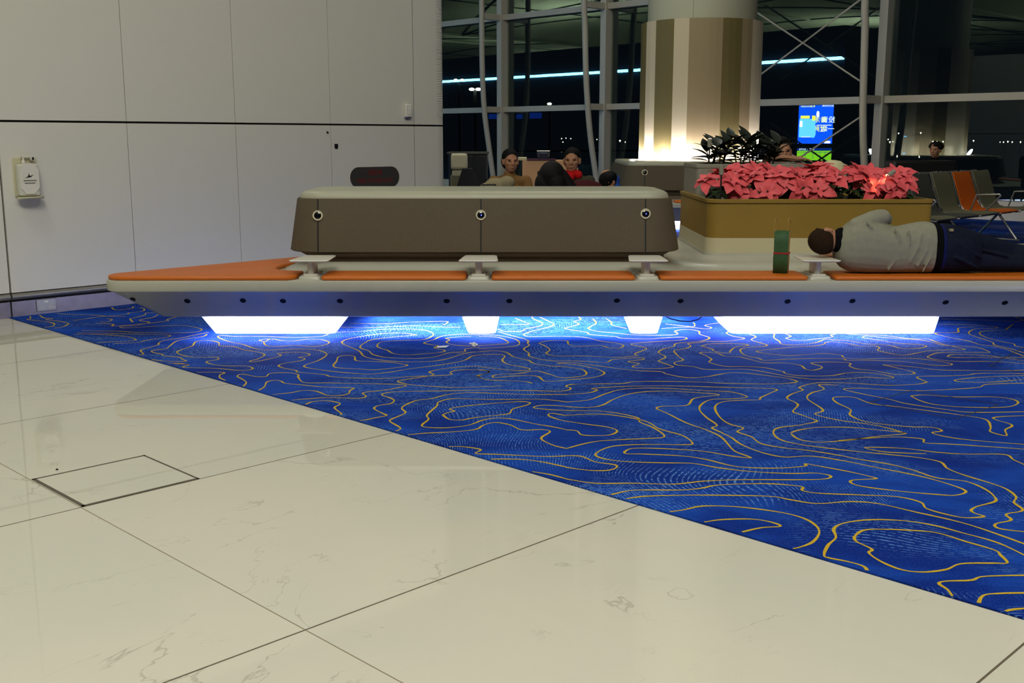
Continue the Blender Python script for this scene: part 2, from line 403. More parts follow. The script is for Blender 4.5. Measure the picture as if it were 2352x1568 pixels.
# ================================================================== FLOOR, CARPET
CARPET_B = 2.975; WALL_A = 8.19
mb = MB(); mb.box((-90,-70,-.3),(90,110,0)); 
floor = mb.build('floor', M['tile']); floor['kind'] = 'structure'
mb = MB(); mb.abox((-40, WALL_A+.012), (CARPET_B, 7.4), (.0005, .006)); mb.abox((-40, 60), (7.4, GLASS_B - .22), (.0005, .006))
carpet = mb.build('carpet', M['carpet'])
tag(carpet, 'deep blue fitted carpet with winding yellow contour lines, beside the cream stone floor', 'carpet')
TR = {
'E': (400,720,3.136,[
 [(1110,155),(1050,172),(850,178),(600,170),(430,170),(340,165),(318,178),(400,210),(500,230),(580,258),(680,270),(900,262),(1030,270),(1090,290),(1095,310),(1040,345),(945,378),(950,395),(1050,412),(1200,430),(1400,443),(1550,430),(1700,405),(1900,380),(2050,355),(2110,335),(2150,312),(2210,304)],
 [(655,210),(700,190),(780,202),(850,205),(960,192),(1060,195),(1115,212),(1090,232),(1000,245),(870,235),(760,243),(680,242),(650,225),(645,210),(615,200),(640,193),(700,190)],
 [(1165,140),(1350,135),(1500,120),(1700,118),(1820,130),(1868,155),(1840,180),(1780,195),(1650,200),(1500,210),(1462,240),(1490,258),(1535,270),(1580,295),(1680,305),(1820,295),(1930,285),(1945,270),(1875,255),(1900,238),(1860,232),(1800,218),(1870,195),(1900,180),(1950,165),(2080,155),(2200,160)],
 [(2210,282),(2150,285),(2070,300),(1980,330),(1850,352),(1650,355),(1470,340),(1370,315),(1330,275),(1225,230),(1215,205),(1300,180),(1500,150),(1640,147),(1740,160),(1700,165),(1450,190),(1370,220),(1340,252),(1400,275),(1440,305),(1550,325),(1750,330),(1880,318),(1980,290),(2090,282),(2100,262),(2200,250)],
 [(500,268),(430,245),(330,238),(320,215),(250,200),(160,208),(130,240),(60,265),(22,282),(40,300),(110,318),(200,322),(300,322),(322,332),(300,342),(240,350),(240,362),(300,378),(400,385),(520,385),(568,402),(530,415),(440,415),(300,402),(70,395),(105,375),(0,370)],
 [(500,268),(580,280),(640,295),(648,310),(600,335),(545,350),(580,355),(680,335),(760,315),(765,305),(745,295),(800,288),(920,287),(975,300),(960,312),(900,322),(940,330),(920,345),(800,365),(752,382),(790,400),(880,418),(895,430),(1080,447),(1130,462),(1300,472),(1500,475),(1700,462),(1980,450),(1990,430),(2050,415),(2200,412),(2270,425),(2240,440),(2185,455),(2210,472)],
 [(1145,380),(1170,350),(1185,318),(1250,308),(1300,318),(1310,345),(1400,352),(1550,358),(1650,372),(1680,380),(1620,395),(1450,412),(1300,405),(1170,397),(1145,380)],
 [(2200,385),(2050,392),(1900,412),(1838,430),(1865,450),(1700,478),(1620,490),(1620,502),(1700,520),(1850,532),(2050,540),(2352,530)],
 [(605,564),(650,535),(670,500),(730,488),(770,495),(800,510),(900,520),(1050,535),(1200,540),(1300,545)],
 [(495,535),(520,505),(490,480),(455,460),(480,445),(530,450),(580,460),(660,462),(690,440),(800,433),(890,445),(895,468),(940,505),(1100,507),(1350,512),(1600,518),(1670,528),(1600,545),(1500,562)],
 [(370,490),(330,470),(330,450),(355,432),(160,430)],
 [(2140,172),(2050,175),(1960,185),(1985,195),(1960,212),(2000,230),(2100,240),(2200,238)],
 [(1270,75),(1500,80),(1700,68),(1950,62),(1960,78),(1940,88)], [(1200,105),(1400,108),(1700,95),(1900,102),(2060,106)]]),
'B': (1100,725,3.36,[
 [(150,130),(250,160),(330,180),(380,200),(375,220),(388,235),(345,265),(385,295),(390,320),(480,345),(600,357),(700,355),(850,362),(980,368),(1025,348),(1100,340),(1240,332),(1275,340),(1250,348),(1165,357),(1160,365),(1235,378),(1185,400),(1250,412),(1400,415),(1495,405),(1485,395),(1390,360),(1400,348),(1440,325),(1385,290),(1430,262),(1500,245),(1530,220),(1700,205),(1780,178),(1705,150),(1695,125),(1600,112),(1515,125),(1530,150),(1400,158),(1200,155),(1050,140),(900,125),(845,105),(870,85),(905,65),(880,30)],
 [(0,285),(120,278),(210,290),(270,325),(380,352),(430,378),(550,395),(680,403),(800,425),(830,455),(790,475),(650,487),(560,465),(480,440),(420,435),(300,455),(180,458),(110,470),(125,485),(250,475),(380,470),(460,478),(520,515),(700,502),(880,485),(965,457),(940,430),(850,405),(740,385),(605,374),(720,370),(850,385),(1000,405),(1200,430),(1400,440),(1450,458),(1600,485),(1750,480),(1850,462),(1950,448),(2100,455),(2352,487),(2440,508),(2458,520)],
 [(1230,315),(1205,300),(1290,265),(1270,250),(1175,228),(1250,215),(1400,205),(1560,195),(1605,182),(1560,172),(1400,180),(1300,187),(1100,180),(1050,168),(860,152),(830,135),(670,108),(690,95),(770,72),(735,50),(785,35),(770,15)],
 [(1230,315),(1100,328),(950,325),(800,318),(600,318),(520,298),(548,270),(500,235),(465,220),(520,203),(600,198),(680,202),(690,225),(740,242),(850,240),(950,238),(1000,255),(1080,258),(1115,238),(1060,218),(950,205),(870,185),(780,170),(600,165),(400,168),(345,155),(370,140),(430,120),(540,95),(578,72),(520,40),(470,18)],
 [(150,110),(200,128),(330,125),(360,108),(460,88),(490,65),(420,30),(410,15)],[(170,75),(330,75),(385,70),(340,50),(280,25)],
 [(0,165),(150,175),(220,205),(215,222),(130,230),(0,238)],[(0,150),(150,160),(270,185),(310,210),(300,235),(220,248),(0,262)],
 [(0,310),(140,305),(200,318),(180,350),(220,380),(320,400),(392,418),(370,430),(250,428),(0,402)],
 [(0,430),(60,432),(75,445),(0,470),(0,480),(60,502),(200,510),(350,515),(410,530)],
 [(700,538),(950,535),(1120,530),(1200,517),(1400,515),(1700,520),(1900,530),(2200,535),(2400,528),(2455,518)],
 [(1950,125),(1910,140),(1960,165),(2050,183),(1900,205),(1750,205),(1700,215),(1615,222),(1635,240),(1600,260),(1510,275),(1520,300),(1545,325),(1575,350),(1510,368),(1530,388),(1650,400),(1750,422),(1950,422),(2100,425),(2352,470)],
 [(2352,440),(2200,408),(2050,400),(1900,398),(1780,368),(1795,345),(1760,320),(1705,293),(1800,292),(1850,300),(1900,320),(2015,325)],
 [(1715,240),(1780,225),(1900,222),(2000,222),(2080,235),(1980,250),(1940,280),(1930,295),(1850,290),(1805,275),(1800,265),(1715,240)],
 [(980,28),(1020,55),(1030,80),(1140,105)],[(1440,70),(1640,90),(1665,75),(1655,60)],[(1410,105),(1600,95),(1750,108),(1795,98),(1745,80),(1860,60)]]),
'C': (1700,700,3.607,[
 [(75,250),(130,272),(95,300),(225,345),(60,362),(0,382),(40,425),(150,450),(205,468),(400,458),(700,452),(860,458),(890,468),(1150,470),(1350,478),(1600,508),(1730,510),(1755,500),(1720,490),(1600,468),(1430,452),(1200,452),(1000,458),(870,448),(845,430),(835,425),(700,412),(550,420),(400,428),(250,415),(150,400),(150,388),(300,372),(450,358),(600,350),(690,335),(710,318),(780,315),(900,330),(1000,350),(1110,348),(1155,365),(1140,385),(1250,412),(1350,425),(1450,410),(1560,390),(1700,382),(1850,380),(1840,370),(1700,338),(1600,305),(1550,290),(1400,288),(1200,262),(1000,255),(880,248)],
 [(285,250),(280,280),(325,310),(340,330),(420,340),(550,332),(640,318),(700,293),(780,298),(900,305),(1030,330),(1150,335),(1260,348),(1330,368),(1450,370),(1540,355),(1500,338),(1300,325),(1150,300),(1020,280),(1050,265),(1200,280),(1350,288),(1500,300),(1600,320),(1700,345),(1850,350),(1980,365),(2065,400),(2000,402),(1850,402),(1650,405),(1565,430),(1560,445),(1650,465),(1850,478),(2100,478),(2400,500)],
 [(375,248),(420,268),(378,285),(430,298),(520,303),(620,290),(760,275),(750,258),(790,250)],
 [(1940,188),(1810,200),(1800,235),(1640,238),(1625,250),(1750,280),(1900,310),(1980,335),(2100,350),(2200,375),(2290,410),(2400,450)],
 [(1650,168),(1900,172),(2100,188),(2115,200),(1960,205),(1905,225),(1900,250),(1980,280),(2090,318),(2100,335),(2150,350),(2250,375),(2400,420)],
 [(2260,168),(2210,205),(2190,215),(2040,222),(1985,235),(2000,260),(2080,290),(2180,315),(2265,330),(2285,350),(2400,368)],
 [(2400,445),(2200,445),(1900,445),(1740,442),(1722,432),(1770,420),(1950,422),(2100,435),(2400,480)],
 [(0,440),(100,465),(200,488),(370,490),(500,510),(540,540),(600,550),(670,535),(670,518),(600,498),(600,487),(750,482),(890,488),(915,500),(905,515),(970,540),(1100,552),(1260,582),(1400,585),(1445,575),(1400,555),(1250,520),(1185,505),(1300,510),(1450,525),(1650,548),(1900,552),(2200,555),(2400,545)],
 [(361,562),(380,578),(480,595),(650,598),(780,592),(870,575),(980,568),(1100,575),(1200,590),(1270,610),(1200,618),(1050,608),(900,620),(750,625),(600,625),(400,602),(361,594)],
 [(1550,648),(1465,612),(1520,600),(1700,598),(1880,590),(1960,578),(2150,575),(2400,580)],[(2400,593),(2000,608),(1850,622),(1780,632),(1810,645),(2000,652),(2200,640),(2300,630),(2400,628)],
 [(2180,75),(2250,100),(2340,130),(2310,142),(2200,140),(1900,130),(1670,122)],[(2250,48),(2320,68),(2290,50)]]),
'S': (1300,800,2.2357,[
 [(0,242),(110,235),(160,220),(135,212),(250,203),(500,198),(800,205),(1000,210),(1082,217),(1050,235),(1000,258),(990,270),(900,272),(800,282),(765,310),(790,360),(840,395),(910,415),(880,435),(950,460),(1000,495),(1100,515),(1250,532),(1400,556),(1500,576),(1650,600),(1780,632),(1900,672),(2050,690),(2150,730),(2200,770),(2200,795),(2110,820),(2080,840),(2100,855),(2145,872),(2050,878),(1950,860),(1850,830),(1820,798),(1700,770),(1500,760),(1300,752),(1215,738),(1215,720),(1150,710),(1000,702),(780,710),(700,725),(600,735),(450,735),(330,738),(220,762)],
 [(0,282),(120,270),(200,240),(300,215),(500,210),(700,222),(850,230),(930,255),(850,265),(750,268),(700,290),(685,320),(720,360),(775,400),(750,415),(800,440),(850,465),(900,500),(1000,540),(1120,565),(1250,560),(1400,580),(1600,620),(1800,660),(1950,700),(2052,740),(2000,762),(1900,758),(1750,745),(1600,728),(1500,712),(1460,695),(1480,683),(1590,677),(1560,665),(1450,640),(1300,612),(1230,600),(1225,612),(1100,622),(950,620),(850,610),(720,578),(600,560),(400,550),(310,548),(305,535),(350,520),(500,522),(700,535),(850,560),(945,570),(930,560),(860,530),(800,465),(720,425),(620,390),(520,340),(465,315),(500,303),(620,298),(660,262),(785,245),(700,235),(500,225),(350,235),(250,265),(180,300),(100,310),(0,305)],
 [(0,325),(200,330),(360,360),(380,385),(450,415),(505,460),(400,470),(200,480),(100,495),(0,522)],
 [(0,380),(100,395),(220,412),(262,430),(230,450),(150,455),(80,450),(55,430),(0,425)],
 [(0,350),(200,345),(400,378),(480,420),(600,455),(650,495),(600,502),(450,500),(250,508),(155,545),(180,570),(300,588),(500,595),(650,598),(780,620),(950,640),(1150,650),(1280,648),(1358,662),(1330,678),(1200,682),(900,682),(700,690),(550,705),(350,700),(150,700),(0,678)],
 [(0,558),(80,562),(150,590),(250,605),(255,622),(200,635),(100,632),(0,618)],
 [(2400,955),(2230,935),(2205,910),(2285,890),(2260,860),(2345,840),(2300,800),(2310,770),(2260,730),(2180,700),(2050,660),(1960,625),(1920,590),(1800,567),(1600,547),(1500,537),(1350,520),(1200,500),(1100,475),(1065,440),(1090,415),(1200,400),(1285,382),(1270,370),(1200,345),(1165,330),(1190,300),(1180,285),(1135,262),(1160,240),(1215,220),(1200,205),(1270,185),(1350,181),(1480,185),(1650,195),(1800,190),(1855,178)],
 [(1155,440),(1200,425),(1300,412),(1450,412),(1600,425),(1745,443),(1600,458),(1450,478),(1300,488),(1200,475),(1155,445)],
 [(1400,195),(1300,192),(1325,215),(1260,235),(1240,265),(1320,322),(1280,345),(1400,375),(1550,395),(1650,415),(1745,443)],
 [(2400,183),(2170,190),(2120,205),(2000,215),(1860,222),(1750,222),(1600,215),(1500,210),(1425,215),(1500,235),(1650,265),(1750,290),(1950,320),(2100,335),(2400,330)],
 [(2400,350),(2220,358),(2200,370),(2290,400),(2255,425),(2260,455),(2180,435),(2180,410),(2150,370),(2000,345),(1850,325),(1700,305),(1570,290),(1480,258),(1400,255),(1370,262),(1390,285),(1460,320),(1460,350),(1550,385),(1750,408),(1880,412),(1930,430),(1880,440),(1950,460),(2100,480),(2400,503)],
 [(1770,250),(1850,245),(2000,255),(2200,255),(2300,270),(2318,290),(2250,308),(2050,308),(1900,295),(1820,275),(1770,250)],
 [(1850,548),(1650,540),(1535,518),(1600,515),(1750,522),(1900,540),(2050,550),(2250,552),(2300,580),(2400,625)],
 [(1400,480),(1550,468),(1700,462),(1830,472),(1845,492),(2000,500),(2400,528)],
 [(300,782),(400,768),(600,762),(800,762),(1050,768),(1150,785),(1290,805),(1450,795),(1600,805),(1800,850),(2000,895),(2150,940),(2400,1030)],
 [(510,850),(600,838),(700,818),(850,820),(1000,835),(1150,860),(1250,895),(1300,945),(1270,1000),(1200,1030),(1140,1040)],
 [(700,902),(800,888),(950,885),(1050,900),(1100,922),(1000,930),(870,960)],
 [(1550,1165),(1530,1130),(1450,1105),(1350,1085),(1325,1070),(1345,1020),(1385,980),(1375,935),(1430,905),(1570,888),(1750,895),(1900,920),(2050,960),(2180,995),(2270,1030),(2400,1095)],
 [(1480,975),(1520,945),(1600,937),(1750,942),(1900,955),(2050,1000),(2200,1045),(2230,1070),(2265,1110),(2200,1112),(2030,1115),(1950,1145),(1830,1158),(1720,1145),(1620,1105),(1555,1060),(1570,1040),(1490,1000),(1480,975)],
 [(1990,1292),(1960,1250),(1915,1218),(1950,1205),(2080,1200),(2150,1180),(2400,1174)],[(2115,1332),(2140,1280),(2230,1268),(2400,1265)],[(2225,1368),(2300,1350),(2400,1343)]]),
'A': (600,850,2.94,[
 [(60,174),(200,160),(280,145),(370,150),(450,178),(540,178),(590,165),(600,145),(630,130)],
 [(818,144),(690,160),(708,185),(650,198),(450,193),(300,203),(195,212)],[(295,242),(350,220),(450,215),(520,228),(530,240),(495,262),(540,300),(530,312)],
 [(640,350),(700,345),(780,328),(845,315),(820,300),(770,275),(765,260),(800,245),(870,235),(898,213),(870,195),(815,175),(850,160),(950,152),(1200,148),(1500,143),(1800,145),(2000,150),(2080,140),(2085,125),(2060,118),(2100,105),(2352,98)],
 [(895,424),(940,405),(920,385),(870,355),(880,340),(950,310),(975,292),(950,268),(970,245),(1050,212),(1150,200),(1250,175),(1400,160),(1600,165),(1800,172),(2058,172)],
 [(2058,222),(1900,205),(1700,205),(1500,205),(1300,200),(1200,222),(1185,250),(1120,310),(1130,340),(1085,380),(1120,395),(1250,398),(1400,380),(1500,345),(1600,332),(1700,340),(1850,372),(1950,388),(2058,410)],
 [(1225,310),(1260,295),(1305,285),(1275,268),(1400,248),(1600,230),(1750,220),(1815,228),(1790,245),(1700,270),(1675,300),(1600,312),(1450,328),(1350,345),(1270,340),(1225,310)],
 [(980,447),(1100,435),(1300,425),(1450,408),(1500,380),(1580,362),(1680,378),(1760,412),(1900,410),(1950,425),(1890,470),(1970,515),(2058,538)],
 [(2058,252),(1900,245),(1840,262),(1950,275),(2058,281)],[(2058,315),(1960,300),(1940,315),(2000,340),(2058,353)],
 [(1240,528),(1350,525),(1480,545),(1450,572),(1600,578),(1900,592),(2058,588)],[(1550,610),(1750,612),(1900,630),(2058,664)],[(1830,695),(1950,715),(2058,744)]]),
'D': (50,690,4.704,[
 [(90,180),(95,205),(65,215),(250,235),(330,250),(355,268),(330,288),(240,298)],[(190,165),(240,195),(340,205),(280,210),(270,218),(400,232),(490,250),(500,265),(440,295),(350,308)],
 [(385,148),(500,158),(750,165),(950,180),(1120,182)],[(560,225),(700,205),(810,190),(1140,155),(1150,145),(1300,125),(1325,105),(1300,90),(1275,85)],[(970,82),(1020,110),(1180,95),(1205,75)],
 [(850,240),(930,238),(975,215),(920,205)],[(1200,242),(1170,205),(1200,200),(1330,165),(1340,145),(1440,140)],[(1480,155),(1420,190),(1290,215),(1285,228),(1380,245),(1250,275),(1050,290)],
 [(1690,180),(1570,215),(1580,228),(1370,255),(1000,285),(985,265),(800,255)],[(1060,300),(1150,305),(1500,285),(1750,280),(1920,310),(1940,330),(1880,350),(1700,360),(1300,355),(1000,340),(650,335)],
 [(600,360),(800,360),(1200,372),(1550,380),(1600,395),(1550,408),(1350,440),(1250,465),(1000,475)],[(560,375),(800,375),(1100,395),(1225,425),(1200,445),(1000,455),(820,465)],
 [(2020,355),(1850,385),(1750,410),(1550,440),(1480,470),(1470,490),(1300,540),(1290,560),(1315,590),(1270,600)],
 [(2000,375),(1950,400),(1700,440),(1600,500),(1560,530),(1420,550),(1415,570),(1510,590),(1540,608),(1700,625),(1735,645),(1770,668),(1600,668),(1450,655),(1350,630)],
 [(1550,690),(1700,690),(1810,705)]]),
}
def catmull(p, k=5):
    out = []; n = len(p)
    for i in range(n-1):
        a, b, c, d = p[max(i-1,0)], p[i], p[i+1], p[min(i+2,n-1)]
        for j in range(k):
            t = j/k
            out.append(tuple(.5*((2*b[q]) + (-a[q]+c[q])*t + (2*a[q]-5*b[q]+4*c[q]-d[q])*t*t + (-a[q]+3*b[q]-3*c[q]+d[q])*t**3) for q in (0,1)))
    out.append(p[-1]); return out
mb = MB(); rnd = random.Random(3)
for key, (ox, oy, sc, polys) in TR.items():
    for poly in polys:
        # centripetal-ish: work on the floor itself so that curves are smooth in the place
        fl = [at_z(ox + x/sc, oy + y/sc) for x, y in poly]
        pts = catmull([(q.x, q.y) for q in fl], 6)
        pts = [p for p in pts if (p[0]+p[1])*R2 > CARPET_B + .004]
        if len(pts) < 3: continue
        L = []; R = []; ph = rnd.random()*6
        for i, p in enumerate(pts):
            a = pts[max(i-1,0)]; b = pts[min(i+1,len(pts)-1)]; t = Vector((b[0]-a[0], b[1]-a[1]))
            if t.length < 1e-6: t = Vector((1,0))
            t.normalize(); w = .0047*(1 + .25*math.sin(ph + i*.5))
            L.append((p[0]-t.y*w, p[1]+t.x*w, .0068)); R.append((p[0]+t.y*w, p[1]-t.x*w, .0068))
        o = len(mb.v); n = len(pts)
        mb.add(L+R, [(i, i+1, n+i+1, n+i) for i in range(n-1)])
# the same pattern carried on over the rest of the carpet
from mathutils import noise as mnoise
def field(x, y): return mnoise.noise(Vector((x*.42, y*.62, 3.1)))*2.6 + mnoise.noise(Vector((x*1.3, y*1.7, 8.4)))*.55
def outside(x, y):
    if (x+y)*R2 < CARPET_B + .02 or (x+y)*R2 > GLASS_B - .5 or (-x+y)*R2 > (WALL_A-.02 if (x+y)*R2 < 7.45 else 16): return False
    return y > 8.95 or (x*FPX/(y*CT + CAM_H*ST) > 1186 and x > .9)
ST_ = .09; NX, NY = int(14/ST_), int(16/ST_); G = [[field(-5+i*ST_, 1.0+j*ST_) for j in range(NY+1)] for i in range(NX+1)]
for lv_ in [k*.30 for k in range(-9, 10)]:
    for i in range(NX):
        for j in range(NY):
            c = (G[i][j]-lv_, G[i+1][j]-lv_, G[i+1][j+1]-lv_, G[i][j+1]-lv_)
            if (c[0] > 0) == (c[1] > 0) == (c[2] > 0) == (c[3] > 0): continue
            x, y = -5+i*ST_, 1.0+j*ST_
            if not outside(x, y): continue
            q = []; K = ((0,0),(1,0),(1,1),(0,1))
            for e in range(4):
                u_, w_ = c[e], c[(e+1)%4]
                if (u_ > 0) != (w_ > 0):
                    t = u_/(u_-w_); a, b = K[e], K[(e+1)%4]; q.append((x+(a[0]+(b[0]-a[0])*t)*ST_, y+(a[1]+(b[1]-a[1])*t)*ST_))
            if len(q) != 2: continue
            t = Vector((q[1][0]-q[0][0], q[1][1]-q[0][1]))
            if t.length < 1e-5: continue
            t.normalize(); w = .005; e_ = .002
            mb.add([(q[0][0]-t.x*e_-t.y*w, q[0][1]-t.y*e_+t.x*w, .0068),(q[1][0]+t.x*e_-t.y*w, q[1][1]+t.y*e_+t.x*w, .0068),(q[1][0]+t.x*e_+t.y*w, q[1][1]+t.y*e_-t.x*w, .0068),(q[0][0]-t.x*e_+t.y*w, q[0][1]-t.y*e_-t.x*w, .0068)], [(0,1,2,3)])
cl = mb.build('contour_line_pattern', M['cline'], carpet); cl['label'] = 'winding yellow contour lines tufted into the blue carpet'
# floor hatch in the stone, and the two cover outlines in the carpet
h = thing('floor_hatch', 'small square access hatch with dark grey frame set in the cream stone floor', 'floor hatch', AB(3.955,1.785,0))
mb = MB(); a0,a1,b0,b1 = 3.732,4.186,1.548,2.014
for w in ((a0,a0+.014,b0,b1),(a1-.013,a1,b0,b1),(a0,a1,b0,b0+.015),(a0,a1,b1-.008,b1)): mb.abox(w[:2], w[2:], (-.001,.0012))
mb.build('frame', M['hatchf'], h)
mb = MB(); mb.abox((a0+.014,a1-.011),(b0+.014,b1-.010),(-.001,.0008)); mb.build('cover_plate', M['tile'], h)
for q, lab in (([(1995,927),(2195,965),(2293,932),(2095,899)], 'square floor box outline in the blue carpet, nearer one'),
          ([(2272,843),(2420,872),(2470,822),(2352,800)], 'square floor box outline in the blue carpet, farther one below the bench end')):
    P = [at_z(*p) for p in q]; mb = MB()
    for i in range(4):
        p, r = P[i], P[(i+1)%4]; t = (r-p).normalized(); nn = Vector((-t.y,t.x,0))*.0028
        mb.add([(v.x,v.y,zz) for zz in (.005,.0072) for v in (p+nn,p-nn,r-nn,r+nn)], [(0,1,2,3),(4,7,6,5),(0,4,5,1),(1,5,6,2),(2,6,7,3),(3,7,4,0)])
    tag(mb.build('floor_box', M['seam']), lab, 'floor box')

# ================================================================== PANEL WALL (left)
def wall_b(px, py): return toab(at_a(px, py, WALL_A))[1]
Bs = [-4.0, -1.2, 1.6, wall_b(25,676), wall_b(312,620), wall_b(555,600), wall_b(763,420), wall_b(951,290)]
BE = wall_b(1032.5, 300)
ZB = .187; ZM = at_a(500, 283, WALL_A).z; ZT = 3.4; g = .0022
RC_ = .16
mb = MB()
def panel(b0, b1, z0, z1, g0=g, g1=g): mb.abox((WALL_A, WALL_A+.03), (b0+g0, b1-g1), (z0, z1))
for z0, z1 in ((ZB, ZM-.008), (ZM+.008, ZT)):
    for i in range(len(Bs)-1):
        big = (i == 3 and z0 < 1)
        panel(Bs[i], Bs[i+1], z0, z1, .007 if i == 3 else g, .007 if i == 2 else g)
    # last panel turns the rounded corner
    pl = [(WALL_A, Bs[-1]+g)] + [(WALL_A+RC_-RC_*math.cos(t), BE-RC_+RC_*math.sin(t)) for t in [PI/2*k/10 for k in range(11)]] + [(WALL_A+4.2, BE)]
    inn = [(WALL_A+.03, Bs[-1]+g)] + [(WALL_A+RC_-(RC_-.03)*math.cos(t), BE-RC_+(RC_-.03)*math.sin(t)) for t in [PI/2*k/10 for k in range(11)]] + [(WALL_A+4.2, BE-.03)]
    n_ = len(pl); vs = []
    for z in (z0, z1): vs += [AB(a,b,z) for a,b in pl] + [AB(a,b,z) for a,b in inn]
    fs = []
    for i in range(n_-1):
        fs += [(i,i+1,2*n_+i+1,2*n_+i),(n_+i,3*n_+i,3*n_+i+1,n_+i+1),(i,n_+i,n_+i+1,i+1),(2*n_+i,2*n_+i+1,3*n_+i+1,3*n_+i)]
    mb.add(vs, fs)
mb.abox((WALL_A+.032, WALL_A+4.2), (-4, BE-.17), (0, ZT), 1)
mb.abox((WALL_A+.2, WALL_A+4.2), (BE-.18, BE-.032), (0, ZT), 1)
wall = mb.build('wall_left', [M['wall'], M['seam']], sharp=30); wall['kind'] = 'structure'
wb = MB(); b0, b1 = Bs[3], BE - .1
for q0, q1 in ((-4, b0-.006), (b0+.006, b1)):
    n_ = 8; c = (WALL_A+.01, .157); rs = []
    for bb in (q0, q1): rs.append([AB(c[0]-.022*math.sin(PI*k/n_), bb, c[1]-.024*math.cos(PI*k/n_)) for k in range(n_+1)] + [AB(c[0]+.025,bb,c[1]+.024), AB(c[0]+.025,bb,c[1]-.024)])
    wb.rings(rs, True, True, 0)
    wb.abox((WALL_A+.014, WALL_A+.034), (q0, q1), (.0, .118), 1)
bs = wb.build('baseboard_left', [M['rail'], M['skirt']]); bs['kind'] = 'structure'
# louvre band near the rounded corner
lv = MB(); z = ZM+.09
while z < 3.3:
    for k in range(6):
        t0 = PI/2*k/6; t1 = PI/2*(k+1)/6; e = .004
        P = [(WALL_A+RC_-(RC_+e)*math.cos(t), BE-RC_+(RC_+e)*math.sin(t)) for t in (t0,t1)]; I = [(WALL_A+RC_-RC_*math.cos(t), BE-RC_+RC_*math.sin(t)) for t in (t0,t1)]
        lv.add([AB(*P[0],z),AB(*P[1],z),AB(*I[1],z+.006),AB(*I[0],z+.006),AB(*I[0],z-.004),AB(*I[1],z-.004)], [(0,1,2,3),(0,4,5,1)])
    z += .016
tag(lv.build('vent_grille', M['wall']), 'tall white louvred vent wrapping the rounded end of the panel wall', 'vent')

N_W = AB(-1,0); T_W = AB(0,1)        # wall outward normal and its rightward direction
def wframe(px, py, off=.0): 
    p = at_a(px, py, WALL_A); return frame(p + N_W*off, T_W, (0,0,1))
def mbox(mb, Mx, lo, hi, mi=0): return mb.box(lo, hi, mi, Mx)
# hand sanitiser dispenser
F = wframe(58, 408); d = thing('sanitizer_dispenser', 'white wall-mounted hand sanitizer dispenser with pump bottle and drip tray', 'sanitizer dispenser', F.translation)
mb = MB(); mbox(mb, F, (-.085,-.135,.001), (.085,.145,.012)); mb.build('back_plate', M['cream'], d, bevel=.004)
mb = MB(); mbox(mb, F, (-.075,-.13,.012), (.075,.10,.075)); mb.build('holder', M['clear'], d, bevel=.012, segs=3)
mb = MB(); octo = [(-.035,.105),(.035,.105),(.068,.055),(.068,-.07),(.03,-.115),(-.03,-.115),(-.068,-.07),(-.068,.055)]
mb.add([F @ Vector((x,y,zz)) for zz in (.076,.082) for x,y in octo], [tuple(range(7,-1,-1)), tuple(range(8,16))] + [(i,(i+1)%8,8+(i+1)%8,8+i) for i in range(8)])
lp = mb.build('label_plate', M['white'], d); lp['label'] = 'pale octagonal front plate'
mb = MB(); mb.add([F @ Vector((x,y,.0835)) for x,y in ((-.035,-.002),(-.012,.012),(-.004,.034),(.002,.014),(.03,.024),(.008,.006),(-.012,.004))], [tuple(range(7))])
for w, y in ((.045,-.018),(.038,-.036)):
    x = -w
    while x < w: mb.add([F @ Vector(p) for p in ((x,y-.004,.0835),(x+.007,y-.004,.0835),(x+.007,y+.003,.0835),(x,y+.003,.0835))], [(0,1,2,3)]); x += .0095
mb.build('logo', M['black'], lp)
mb = MB(); mb.lathe(F @ Vector((-.02,.10,.04)), [(.014,0),(.014,.02),(.008,.024),(.008,.05)], 12); mbox(mb, F, (-.035,.148,.03), (.035,.160,.05)); mbox(mb, F, (.03,.125,.03), (.04,.16,.05)); mb.build('pump', M['white'], d, bevel=.002)
mb = MB(); mbox(mb, F, (.042,.128,.03), (.055,.148,.052)); mb.build('nozzle', M['black'], d, bevel=.003)
mb = MB(); mb.rings([[F @ Vector((.095*math.cos(2*PI*k/28)+.005, z0, .06+r*math.sin(2*PI*k/28))) for k in range(28)] for z0, r in ((-.150,.05),(-.140,.062),(-.134,.06))]); mb.build('drip_tray', M['cream'], d, sharp=50)
# socket outlet on the skirting
p = at_a(106, 700, WALL_A+.013); F = frame(p + N_W*.001, T_W, (0,0,1)); d = thing('socket_outlet', 'metal double power socket on the skirting near the carpet corner', 'power socket', p)
mb = MB(); mbox(mb, F, (-.073,-.043,0), (.073,.043,.006)); mb.build('face_plate', M['steel'], d, bevel=.002)
for sx in (-.036, .036):
    mb = MB()
    for x0,y0,w,hh in ((0,.002,.006,.008),(-.012,-.020,.008,.005),(.012,-.020,.008,.005)): mbox(mb, F, (sx+x0-w/2-.004,y0-hh/2-.003,.0055), (sx+x0+w/2+.004,y0+hh/2+.003,.0068), 1); mbox(mb, F, (sx+x0-w/2,y0-hh/2,.0066), (sx+x0+w/2,y0+hh/2,.0075), 0)
    mb.build('socket_slots', [M['black'], M['white']], d)
mb = MB(); mbox(mb, F, (-.014,.018,.006), (-.001,.034,.009)); mbox(mb, F, (.001,.018,.006), (.014,.034,.009)); mb.build('switch', M['white'], d)
